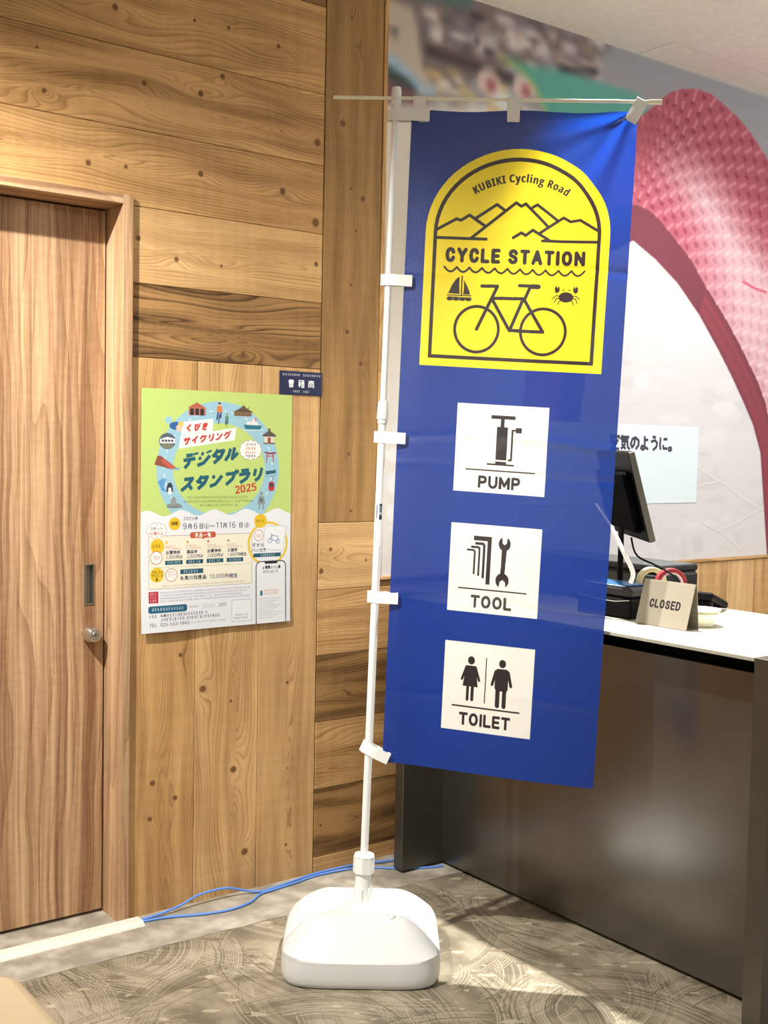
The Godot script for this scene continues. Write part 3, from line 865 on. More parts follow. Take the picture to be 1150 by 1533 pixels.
func build_timber_wall() -> void:
	var w := structure(node("wall_back"), "cedar plank wall")
	var under := paint(rgb(150, 118, 78), 0.9)
	put("backing", box_mesh(Vector3(1.441, 0, WZ - 0.25), Vector3(X1, CEIL, WZ - 0.0185)), under, w)
	put("backing", box_mesh(Vector3(X0, 2.121, WZ - 0.25), Vector3(1.441, CEIL, WZ - 0.0185)), under, w)
	put("backing", box_mesh(Vector3(X0, 0, WZ - 0.25), Vector3(0.47, 2.121, WZ - 0.0185)), under, w)
	# long boards above the door
	own_board(w, 11, 0.55, 2.103, 2.81, CEIL, true, 2, 20.0, 2.0, 0.5, 0.25, [])
	own_board(w, 12, 0.55, 2.103, 2.538, 2.81, true, 0, 30.0, 5.0, 0.5, 0.25, [[1.386, 2.641, 0.012, 3.0, 1.6], [1.636, 2.662, 0.007, 2.6, 1.8], [1.750, 2.667, 0.008, -3.0, 1.4], [1.926, 2.651, 0.009, 2.8, 1.2], [1.2, 2.72, 0.0, 4.0, 5.0]])
	own_board(w, 13, 0.55, 2.103, 2.313, 2.538, true, 0, 24.0, 7.0, 0.5, 0.42, [[1.161, 2.481, 0.006, 2.6, 2.0], [1.182, 2.369, 0.010, 4.0, 0.5], [1.477, 2.449, 0.010, 4.0, 2.0], [1.658, 2.454, 0.012, -4.0, 1.8], [1.731, 2.519, 0.011, 2.0, 0.6], [2.076, 2.383, 0.016, 3.0, 0.7], [1.6, 2.40, 0.0, 5.0, 5.0]])
	own_board(w, 14, 0.55, 2.103, 2.096, 2.313, true, 0, 26.0, 4.0, 0.55, 0.22, [[1.309, 2.196, 0.011, 3.6, 2.4], [1.422, 2.203, 0.008, -2.6, 1.4], [1.661, 2.220, 0.012, 3.4, 1.5], [1.948, 2.211, 0.014, 3.6, 1.6], [2.073, 2.130, 0.018, 2.8, 0.7], [1.2, 2.23, 0.0, 4.0, 4.0]])
	own_board(w, 15, 1.441, 2.103, 1.876, 2.096, true, 1, 28.0, 3.0, 0.5, 0.2, [[1.462, 2.006, 0.010, 3.0, 0.8], [1.584, 1.959, 0.010, 3.0, 1.0], [1.734, 1.956, 0.006, -2.6, 1.6], [2.078, 1.999, 0.010, 3.0, 1.2], [1.78, 1.99, 0.0, 4.0, 4.0]])
	own_board(w, 16, 1.441, 2.103, 1.664, 1.876, true, 2, 15.0, 4.0, 0.85, 0.35, [[1.814, 1.695, 0.011, 3.0, 1.2], [1.84, 1.745, 0.0, 6.0, 4.5], [1.6, 1.77, 0.0, -2.0, 4.0]])
	var stock := [[2.81, CEIL], [2.538, 2.81], [2.313, 2.538], [2.096, 2.313]]
	for i in 4:
		board(w, -1.0, 0.55, stock[i][0], stock[i][1], true, cedar[i % 3], i % 2 == 0)
		board(w, X0, -1.0, stock[i][0], stock[i][1], true, cedar[(i + 1) % 3])
	# upright boards under them
	own_board(w, 17, 1.441, 1.660, 0.0, 1.664, false, 0, 26.0, 5.0, 0.45, 0.25, [[1.610, 0.777, 0.009, 3.0, 1.4], [1.521, 0.398, 0.012, 3.6, 1.8], [1.513, 0.290, 0.010, 3.0, 1.0], [1.596, 0.341, 0.010, -3.4, 1.6], [1.55, 0.1, 0.0, 4.0, 4.0]])
	own_board(w, 18, 1.660, 1.884, 0.0, 1.664, false, 1, 20.0, 4.0, 0.5, 0.25, [[1.686, 0.665, 0.014, 2.6, 0.7], [1.786, 0.616, 0.006, 3.6, 2.2], [1.797, 0.398, 0.014, 5.0, 1.6], [1.841, 0.127, 0.015, 3.0, 0.9], [1.79, 0.42, 0.0, 4.0, 5.0]])
	own_board(w, 19, 1.884, 2.103, 0.0, 1.664, false, 1, 30.0, 3.0, 0.45, 0.18, [[1.992, 0.652, 0.007, 3.0, 2.0], [1.997, 0.372, 0.004, 5.0, 3.0], [1.996, 0.119, 0.006, 3.0, 1.4], [1.99, 1.2, 0.0, 5.0, 5.0]])
	for i in 6:                                     # left of the door, outside the photograph
		board(w, lerpf(X0, 0.47, i / 6.0), lerpf(X0, 0.47, (i + 1) / 6.0), 0.0, 2.096, false, cedar[(i * 2) % 3], i % 2 == 0)
	# the post beside the mural and the short boards below it
	own_board(w, 20, 2.105, 2.334, 1.166, CEIL, false, 3, 34.0, 2.4, 0.5, 0.25, [[2.202, 2.801, 0.006, 2.0, 1.0], [2.226, 2.715, 0.005, 2.0, 1.0], [2.173, 2.459, 0.014, 2.6, 0.5], [2.209, 2.256, 0.006, 2.0, 0.8], [2.258, 2.230, 0.012, 2.8, 0.8], [2.233, 2.123, 0.006, 2.0, 0.8], [2.215, 1.945, 0.006, 2.0, 0.8], [2.205, 1.792, 0.010, 2.6, 1.0], [2.262, 1.691, 0.010, 3.0, 1.0], [2.219, 1.391, 0.008, 3.0, 1.6], [2.231, 1.203, 0.007, 2.6, 1.4]])
	own_board(w, 21, 2.105, 2.334, 0.945, 1.166, true, 1, 22.0, 4.0, 0.4, 0.2, [[2.153, 1.079, 0.008, 2.6, 0.8], [2.117, 1.008, 0.012, 3.0, 0.8], [2.298, 1.037, 0.006, -2.4, 1.4]])
	own_board(w, 22, 2.105, 3.3, 0.729, 0.945, true, 0, 22.0, 4.0, 0.55, 0.25, [[2.6, 0.84, 0.012, 3.0, 2.0]])
	own_board(w, 23, 2.105, 3.3, 0.507, 0.729, true, 2, 28.0, 4.0, 0.6, 0.4, [[2.217, 0.604, 0.005, 2.6, 2.0]])
	own_board(w, 24, 2.105, 3.3, 0.282, 0.507, true, 0, 20.0, 5.0, 0.6, 0.25, [[2.3, 0.36, 0.0, 4.0, 4.0]])
	own_board(w, 25, 2.105, 3.3, 0.055, 0.282, true, 2, 18.0, 6.0, 0.4, 0.7, [[2.13, 0.16, 0.006, 3.0, 2.4]])
	board(w, 2.105, 3.3, 0.0, 0.055, true, cedar[0])
	board(w, 2.336, 3.3, 0.945, 0.966, true, cedar[2])
	for i in 16:
		board(w, 3.3 + i * 0.1935, 3.3 + (i + 1) * 0.1935, 0.0, 0.952, false, cedar[[4, 1, 4, 4, 1][i % 5]], i % 3 == 0)
	# slim light trims round the mural
	var tm := cedar[1]
	var s := Soup.new()
	s.box(Vector3(2.335, 0.979, WZ - 0.018), Vector3(2.351, CEIL, WZ + 0.004), 0.0015)
	s.map_uv(Vector3(0, 0.6, 0), Vector3(2.0, 0, 0))
	structure(put("trim_1", s.mesh(20), tm), "slim light upright trim between timber post and mural")
	s = Soup.new()
	s.box(Vector3(2.335, 0.967, WZ - 0.018), Vector3(3.3, 0.979, WZ + 0.010), 0.0015)
	s.map_uv(Vector3(0.6, 0, 0), Vector3(0, 2.0, 0))
	structure(put("trim_2", s.mesh(20), tm), "slim light ledge under the mural beside the flag")
	s = Soup.new()
	s.box(Vector3(3.3, 0.953, WZ - 0.018), Vector3(X1, 0.965, WZ + 0.010), 0.0015)
	s.map_uv(Vector3(0.6, 0, 0), Vector3(0, 2.0, 0))
	structure(put("trim_3", s.mesh(20), tm), "slim light ledge under the mural behind the counter")

func build_door() -> void:
	var d := structure(node("door_1"), "brown wood laminate door in a deep frame")
	var zd := -3.236
	var s := Soup.new()
	s.box(Vector3(0.5, 0.012, zd - 0.035), Vector3(1.345, 2.088, zd), 0.001)
	s.box(Vector3(1.375, 0.012, zd - 0.035), Vector3(1.404, 2.088, zd), 0.001)
	s.box(Vector3(1.3449, 0.012, zd - 0.035), Vector3(1.3751, 0.936, zd), 0.0)
	s.box(Vector3(1.3449, 1.056, zd - 0.035), Vector3(1.3751, 2.088, zd), 0.0)
	s.map_uv(Vector3(0, 0.46, 0), Vector3(1.1, 0, 0), Vector2(0.0, 0.2))
	put("door_leaf", s.mesh(20), laminate, d)
	s = Soup.new()
	s.box(Vector3(1.409, 0.0, zd - 0.04), Vector3(1.441, 2.121, WZ + 0.016), 0.0015)
	s.map_uv(Vector3(0, 0.45, 0), Vector3(1.15, 0, 1.15), Vector2(0.01, 0.1))
	put("frame_post", s.mesh(20), laminate, d)
	s = Soup.new()
	s.box(Vector3(0.47, 2.094, zd - 0.04), Vector3(1.4088, 2.121, WZ + 0.016), 0.0015)
	s.map_uv(Vector3(0.45, 0, 0), Vector3(0, 1.15, 1.15), Vector2(0.2, 0.4))
	put("frame_head", s.mesh(20), laminate, d)
	s = Soup.new()
	s.box(Vector3(0.47, 0.0, zd - 0.04), Vector3(0.497, 2.094, WZ + 0.016), 0.0015)
	s.map_uv(Vector3(0, 0.45, 0), Vector3(1.15, 0, 1.15), Vector2(0.01, 0.2))
	put("frame_post", s.mesh(20), laminate, d)
	put("door_stop", box_mesh(Vector3(0.47, 0.0, zd - 0.12), Vector3(1.441, 2.12, zd - 0.045)), laminate, d)
	# recessed finger pull
	var pull_m := paint(rgb(150, 146, 138), 0.3, 0.9)
	s = Soup.new()
	var a := Vector3(1.345, 0.936, zd)
	var b := Vector3(1.375, 1.056, zd)
	s.box(Vector3(a.x - 0.0008, a.y - 0.0008, zd - 0.02), Vector3(a.x + 0.004, b.y + 0.0008, zd + 0.0022), 0.0008)
	s.box(Vector3(b.x - 0.004, a.y - 0.0008, zd - 0.02), Vector3(b.x + 0.0008, b.y + 0.0008, zd + 0.0022), 0.0008)
	s.box(Vector3(a.x + 0.004, a.y - 0.0008, zd - 0.02), Vector3(b.x - 0.004, a.y + 0.004, zd + 0.0022), 0.0008)
	s.box(Vector3(a.x + 0.004, b.y - 0.004, zd - 0.02), Vector3(b.x - 0.004, b.y + 0.0008, zd + 0.0022), 0.0008)
	var pl := put("finger_pull", s.mesh(20), pull_m, d)
	pl.set_meta("label", "recessed brushed steel finger pull")
	put("pull_cup", box_mesh(Vector3(a.x, a.y, zd - 0.034), Vector3(b.x, b.y, zd - 0.019)), paint(rgb(150, 146, 138), 0.5, 0.4), pl)
	# round knob with key cylinder
	var kn := Soup.new()
	kn.lathe([Vector2(0.0, 0.0), Vector2(0.0255, 0.0), Vector2(0.0262, 0.003), Vector2(0.0262, 0.012), Vector2(0.0248, 0.023), Vector2(0.0212, 0.036), Vector2(0.0196, 0.0405), Vector2(0.0176, 0.0415), Vector2(0.0166, 0.0395), Vector2(0.0, 0.0395)], 40)
	var kt := Transform3D(Basis(Vector3.RIGHT, PI / 2), Vector3(1.362, 0.85, zd))
	var knob_m := paint(rgb(205, 200, 190), 0.28, 0.95)
	var k := put("door_knob", kn.moved(kt).mesh(35), knob_m, d)
	k.set_meta("label", "round satin steel door knob")
	var cy := Soup.new()
	cy.lathe([Vector2(0.0, 0.0394), Vector2(0.0105, 0.0394), Vector2(0.0105, 0.043), Vector2(0.0095, 0.044), Vector2(0.0, 0.044)], 24)
	put("key_cylinder", cy.moved(kt).mesh(35), paint(rgb(190, 184, 172), 0.25, 0.95), k)
	var sl := Soup.new()
	sl.box(Vector3(1.3608, 0.846, zd + 0.0435), Vector3(1.3632, 0.855, zd + 0.0446), 0.0)
	put("key_slot", sl.mesh(), paint(rgb(30, 28, 26), 0.6), k)

# =====================================================================================
# printed wall
# =====================================================================================
func build_mural() -> void:
	var x0 := 2.352
	var x1 := 6.4
	var y0 := 0.966
	var y1 := CEIL
	var sc := 380.0
	var w := int((x1 - x0) * sc)
	var h := int((y1 - y0) * sc)
	var rng := RandomNumberGenerator.new()
	rng.seed = 77
	var to := Transform2D(Vector2(sc, 0), Vector2(0, -sc), Vector2(-x0 * sc, y1 * sc))
	var pen := Pen.new(w, h, to, rgb(205, 205, 208))
	# out-of-focus harbour along the top, painted first and softened
	var V := func(a: Array) -> PackedVector2Array:
		var q := PackedVector2Array()
		for e in a:
			q.append(Vector2(e[0], e[1]))
		return q
	pen.poly(V.call([[2.3, 3.0], [6.5, 3.0], [6.5, 2.3], [3.3, 2.62], [2.9, 2.68], [2.3, 2.5]]), rgb(146, 147, 154))
	pen.poly(V.call([[2.3, 3.0], [3.45, 3.0], [3.34, 2.9], [2.9, 2.8], [2.55, 2.62], [2.3, 2.55]]), rgb(120, 108, 110))
	pen.poly(V.call([[2.34, 2.9], [2.46, 2.895], [2.5, 2.72], [2.53, 2.62], [2.34, 2.6]]), rgb(186, 172, 160))
	pen.rect(2.36, 2.79, 0.035, 0.02, rgb(60, 56, 56))
	pen.poly(V.call([[2.46, 3.0], [2.72, 3.0], [2.7, 2.95], [2.46, 2.93]]), rgb(86, 112, 112))
	for i in 110:                                   # pale parasols and bustle
		var x := rng.randf_range(2.52, 3.38)
		var y := 2.84 + rng.randf_range(-0.03, 0.13) * (0.5 + (x - 2.5))
		var g := rng.randi_range(-30, 30)
		pen.oval(x, y, rng.randf_range(0.01, 0.05), rng.randf_range(0.006, 0.02), [rgb(190 + g, 184 + g, 186 + g), rgb(120 + g, 112 + g, 122 + g), rgb(86 + g, 78 + g, 84 + g), rgb(170 + g, 150 + g, 140 + g)][rng.randi() % 4])
	for q in [[2.56, 2.845, 0.045], [2.66, 2.85, 0.05], [2.8, 2.86, 0.06], [2.92, 2.87, 0.05], [3.06, 2.885, 0.055], [2.87, 2.95, 0.06], [3.0, 2.94, 0.05], [3.2, 2.925, 0.055]]:
		pen.oval(q[0], q[1], q[2] * 0.8, q[2] * 0.3, rgb(190, 184, 188))
	pen.poly(V.call([[2.51, 2.795], [2.92, 2.775], [2.93, 2.735], [2.51, 2.755]]), rgb(70, 58, 60))
	pen.poly(V.call([[3.12, 2.865], [3.37, 2.905], [3.36, 2.875], [3.14, 2.845]]), rgb(176, 158, 160))
	pen.poly(V.call([[3.13, 2.85], [3.36, 2.885], [3.35, 2.858], [3.15, 2.833]]), rgb(46, 44, 50))
	pen.poly(V.call([[2.35, 2.73], [2.4, 2.72], [2.54, 2.64], [2.5, 2.62], [2.35, 2.69]]), rgb(150, 178, 206))
	pen.poly(V.call([[2.35, 2.69], [2.43, 2.665], [2.53, 2.62], [2.35, 2.62]]), rgb(54, 66, 66))
	pen.poly(V.call([[2.35, 2.645], [2.5, 2.62], [2.55, 2.58], [2.35, 2.57]]), rgb(118, 84, 90))
	for i in 40:
		var x := rng.randf_range(2.5, 3.0)
		pen.oval(x, rng.randf_range(2.6, 2.73), rng.randf_range(0.01, 0.04), rng.randf_range(0.006, 0.02), [rgb(196, 170, 120), rgb(160, 180, 205), rgb(206, 196, 184), rgb(150, 130, 116), rgb(214, 208, 204)][rng.randi() % 5])
	for q in [[2.8, 2.725], [2.97, 2.735]]:
		pen.oval(q[0], q[1], 0.055, 0.045, rgb(206, 186, 184))
		pen.oval(q[0] + 0.012, q[1] - 0.008, 0.026, 0.024, rgb(158, 96, 98))
	pen.oval(2.87, 2.675, 0.05, 0.03, rgb(206, 212, 218))
	pen.poly(V.call([[2.85, 2.825], [2.95, 2.822], [3.16, 2.835], [3.6, 2.835], [3.7, 2.72], [3.1, 2.66], [3.02, 2.77], [2.95, 2.8]]), rgb(84, 158, 146))
	pen.line(V.call([[2.85, 2.822], [2.96, 2.795], [3.03, 2.75], [3.1, 2.66]]), 0.012, rgb(150, 180, 96))
	# softly lit plaster under it
	pen.poly(V.call([[2.3, 2.56], [2.6, 2.6], [3.1, 2.64], [3.5, 2.6], [3.6, 2.28], [6.5, 2.28], [6.5, 0.9], [2.3, 0.9]]), rgb(204, 199, 194))
	pen.poly(V.call([[4.4, 2.75], [6.5, 2.6], [6.5, 3.0], [4.4, 3.0]]), rgb(150, 150, 156))
	for j in 2:
		for i in 3:
			pen.img.shrink_x2()
		pen.img.resize(w, h, Image.INTERPOLATE_CUBIC)
	# plaster with fine cracks and cool patches inside the handle
	pen.poly(V.call([[3.45, 2.3], [4.6, 2.3], [4.6, 1.2], [6.5, 1.2], [6.5, 0.9], [2.6, 0.9], [2.6, 1.6], [3.2, 2.2]]), rgb(208, 206, 208))
	for i in 260:
		var x := rng.randf_range(2.4, 4.9)
		var y := rng.randf_range(0.98, 1.5 if x < 3.3 else 2.1)
		var g := rng.randi_range(-7, 8)
		pen.oval(x, y, rng.randf_range(0.02, 0.12), rng.randf_range(0.01, 0.04), rgb(207 + g, 205 + g, 208 + g))
	for i in 2:
		pen.img.shrink_x2()
	pen.img.resize(w, h, Image.INTERPOLATE_CUBIC)
	for q in [[[4.02, 1.37], [4.12, 1.33], [4.23, 1.29], [4.38, 1.22], [4.55, 1.16]], [[4.04, 1.28], [4.12, 1.295], [4.18, 1.3], [4.24, 1.33]], [[4.07, 1.13], [4.16, 1.1], [4.24, 1.07], [4.36, 1.0]], [[4.2, 1.09], [4.33, 1.12], [4.5, 1.18]]]:
		var pts: PackedVector2Array = V.call(q)
		pen.line(pts, 0.006, rgb(220, 218, 218))
		pen.line(Transform2D(0, Vector2(0, -0.006)) * pts, 0.004, rgb(184, 182, 187))
	for i in 300:                                   # plaster grit
		var x := rng.randf_range(2.4, 5.2)
		var y := rng.randf_range(0.98, 2.0)
		pen.line(PackedVector2Array([Vector2(x, y), Vector2(x + rng.randf_range(0.01, 0.05), y + rng.randf_range(-0.012, 0.012))]), 0.003, [rgb(196, 194, 197), rgb(217, 216, 217)][i % 2])
	# dark inner side of the woven handle
	var inner := [[3.3, 1.35], [3.32, 1.6], [3.38, 1.95], [3.46, 2.2], [3.59, 2.26], [3.73, 2.2], [3.87, 2.12], [4.02, 2.0], [4.15, 1.87], [4.26, 1.75], [4.35, 1.64], [4.42, 1.55], [4.48, 1.43], [4.56, 0.95]]
	var mid := [[4.64, 0.95], [4.55, 1.55], [4.51, 1.65], [4.44, 1.75], [4.32, 1.88], [4.21, 1.99], [4.06, 2.12], [3.96, 2.22], [3.83, 2.31], [3.74, 2.37], [3.67, 2.4], [3.6, 2.41], [3.46, 2.4], [3.32, 2.2], [3.2, 1.8], [3.16, 1.35]]
	pen.poly(V.call(inner + mid), rgb(112, 48, 62))
	for i in 7:
		var f := 0.12 + i * 0.11
		var a := []
		for j in 7:
			var p0 := Vector2(inner[7 + j][0], inner[7 + j][1])
			var p1 := Vector2(mid[6 - j][0], mid[6 - j][1])
			var p2 := p0.lerp(p1, f)
			a.append([p2.x, p2.y])
		pen.line(V.call(a), 0.012, rgb(122 + (i % 3) * 8, 50 + (i % 2) * 8, 66))
	# woven outer side: strokes laid across the curve of the handle
	var outer := [[3.0, 1.35], [3.06, 1.9], [3.2, 2.35], [3.4, 2.6], [3.61, 2.71], [3.63, 2.74], [3.74, 2.82], [3.8, 2.87], [3.91, 2.91], [4.04, 2.92], [4.14, 2.89], [4.25, 2.85], [4.34, 2.8], [4.45, 2.72], [4.62, 2.58], [4.8, 2.38], [4.96, 2.1], [5.08, 1.8], [5.17, 0.95]]
	pen.poly(V.call(outer + mid), rgb(176, 84, 104))
	var o_c := Curve2D.new()
	for e in outer:
		o_c.add_point(Vector2(e[0], e[1]))
	var m_c := Curve2D.new()
	for j in mid.size():
		m_c.add_point(Vector2(mid[mid.size() - 1 - j][0], mid[mid.size() - 1 - j][1]))
	var rowsn := 15
	var colsn := 74
	for j in colsn:
		for i in rowsn:
			var f := (float(j) + 0.5) / colsn
			var gq := (float(i) + 0.5) / rowsn
			var a := m_c.sample_baked(f * m_c.get_baked_length()).lerp(o_c.sample_baked(f * o_c.get_baked_length()), gq)
			var b := m_c.sample_baked((f + 0.6 / colsn) * m_c.get_baked_length()).lerp(o_c.sample_baked((f + 0.6 / colsn) * o_c.get_baked_length()), gq)
			var along := (b - a)
			if along.length() < 1e-5:
				continue
			along = along.normalized()
			var cross := along.orthogonal()
			# printed sheen of the photographed weave: bleached in a broad band
			var bleach := clampf(1.0 - absf(gq - 0.36) / 0.3, 0.0, 1.0) * clampf((a.x - 3.68) / 0.35, 0.0, 1.0)
			var lower := clampf((2.35 - a.y) / 0.4, 0.0, 1.0) * clampf((a.x - 3.8) / 0.2, 0.0, 1.0)
			bleach = clampf(bleach + lower * 0.9, 0.0, 1.0)
			var base := rgb(168, 82, 98).lerp(rgb(200, 162, 169), bleach)
			var light := rgb(190, 114, 126).lerp(rgb(210, 179, 185), bleach)
			var dark := rgb(140, 54, 72).lerp(rgb(187, 144, 152), bleach)
			var cell := (m_c.get_baked_length() + o_c.get_baked_length()) * 0.5 / colsn
			pen.poly(PackedVector2Array([a - along * cell * 0.62 - cross * 0.024, a + along * cell * 0.62 - cross * 0.024, a + along * cell * 0.62 + cross * 0.024, a - along * cell * 0.62 + cross * 0.024]), base)
			if (i + j) % 2 == 0:
				pen.line(PackedVector2Array([a - cross * 0.026 + along * 0.012, a + cross * 0.026 - along * 0.012]), 0.016, light, false)
			else:
				pen.line(PackedVector2Array([a - along * 0.015, a + along * 0.015]), 0.018, dark, false)
	pen.line(V.call([[4.31, 2.17], [4.39, 2.15], [4.48, 2.14]]), 0.012, rgb(190, 90, 110))
	pen.img.shrink_x2()
	var m := StandardMaterial3D.new()
	m.albedo_texture = ImageTexture.create_from_image(pen.img)
	m.roughness = 0.75
	m.texture_repeat = false
	var s := Soup.new()
	s.box(Vector3(x0, y0, WZ - 0.018), Vector3(x1, y1, WZ - 0.003), 0.0)
	s.map_uv(Vector3(1.0 / (x1 - x0), 0, 0), Vector3(0, -1.0 / (y1 - y0), 0), Vector2(-x0 / (x1 - x0), y1 / (y1 - y0)))
	tag(put("wall_mural", s.mesh(20), m), "large photo print of a pink woven bag handle and a blurred harbour", "mural")
	# pale panel with a line of lettering
	var pn := Pen.new(1060, 640, Transform2D(Vector2(1000, 0), Vector2(0, 1000), Vector2.ZERO), rgb(216, 230, 236))
	pn.glyphs = GLYPHS
	pn.jp("空気のように。", 0.505, 0.040, 0.064, 0.0112, rgb(50, 46, 66), 0.0595)
	var pm := StandardMaterial3D.new()
	# lettering area on the right part of the board
	var bw := 1.06
	pm.albedo_texture = pn.done(false)
	pm.roughness = 0.5
	pm.texture_repeat = false
	var lp := Soup.new()
	var px0 := 4.037 - bw
	lp.box(Vector3(px0, 1.208, WZ - 0.004), Vector3(4.037, 1.528, WZ), 0.001)
	lp.map_uv(Vector3(1.0 / bw, 0, 0), Vector3(0, -1.0 / 0.64, 0), Vector2(-px0 / bw, 1.528 / 0.64))
	tag(put("text_panel", lp.mesh(20), pm), "pale blue white panel with one line of dark Japanese lettering on the mural", "wall panel")

# =====================================================================================
# counter
# =====================================================================================
func build_counter() -> void:
	var c := node("service_counter", Vector3(PX, 0, -2.3))
	tag(c, "dark brushed steel service counter with projecting side panels", "counter")
	var off := -c.position
	var at := Transform3D(Basis.IDENTITY, off)
	put("side_panel", box_mesh(Vector3(CX, 0.012, -3.013), Vector3(3.03, TOP, -2.969), 0.0012), dark_steel, c, at)
	put("side_panel", box_mesh(Vector3(CX, 0.010, -1.640), Vector3(3.03, TOP, -1.588), 0.0012), dark_steel, c, at)
	put("front_panel", box_mesh(Vector3(PX, 0.016, -2.969), Vector3(PX + 0.016, 0.861, -1.640), 0.0008), steel, c, at)
	put("plinth", box_mesh(Vector3(PX + 0.03, 0.0, -3.0), Vector3(2.98, 0.02, -1.6)), dark_steel, c, at)
	put("rear_panel", box_mesh(Vector3(3.002, 0.02, -2.969), Vector3(3.018, 0.9245, -1.640)), dark_steel, c, at)
	put("inner_shelf", box_mesh(Vector3(PX + 0.017, 0.45, -2.968), Vector3(3.001, 0.468, -1.641)), dark_steel, c, at)
	for z in [-2.6, -2.0]:
		put("support_rail", box_mesh(Vector3(PX + 0.10, 0.885, z - 0.02), Vector3(3.001, 0.9245, z + 0.02), 0.001), dark_steel, c, at)
	# pale stone worktop, polished
	var n := FastNoiseLite.new()
	n.seed = 40
	n.frequency = 0.006
	n.fractal_octaves = 5
	n.domain_warp_enabled = true
	n.domain_warp_amplitude = 40.0
	var g := Gradient.new()
	g.set_color(0, rgb(164, 162, 147))
	g.set_color(1, rgb(184, 182, 168))
	g.add_point(0.5, rgb(178, 176, 161))
	g.add_point(0.53, rgb(160, 156, 140))
	g.add_point(0.56, rgb(180, 178, 164))
	var tx := NoiseTexture2D.new()
	tx.width = 512
	tx.height = 512
	tx.seamless = true
	tx.noise = n
	tx.color_ramp = g
	var m := StandardMaterial3D.new()
	m.albedo_texture = tx
	m.uv1_triplanar = true
	m.uv1_world_triplanar = true
	m.uv1_scale = Vector3.ONE * 1.2
	m.roughness = 0.16
	tag(put("worktop", box_mesh(Vector3(CX, 0.925, -2.969), Vector3(3.02, TOP, -1.640), 0.001), m), "thin polished cream stone worktop on the steel counter", "worktop")

# =====================================================================================
# flag and its stand
# =====================================================================================
const R_DIR := Vector3(0.7987, 0.0, 0.6017)       # across the stand, to the right as one faces the flag
const F_DIR := Vector3(-0.6017, 0.0, 0.7987)      # out of the flag's face
const POLE_LOW := Vector3(1.860, 0.158, -2.530)
const POLE_TOP := Vector3(1.975, 2.406, -2.595)

func base_height(u: float, w: float) -> float:
	var au := absf(u)
	var s := 1.0 if au < 0.42 else 1.0 - pow((au - 0.42) / 0.58, 2.0) * 0.96
	var f := 1.0
	if w > 0.36:
		f = sin(clampf((1.0 - w) / 0.64, 0.0, 1.0) * PI / 2 * 0.9) / sin(PI / 2 * 0.9)
	elif w > -0.02:
		f = 1.0 - 0.13 * sin((0.36 - w) / 0.38 * PI)
	elif w > -0.45:
		f = 1.0 + 0.03 * sin((-0.02 - w) / 0.43 * PI)
	else:
		f = sqrt(maxf(0.0, 1.0 - pow((-w - 0.45) / 0.55, 2.4)))
	return 0.072 + 0.084 * s * f

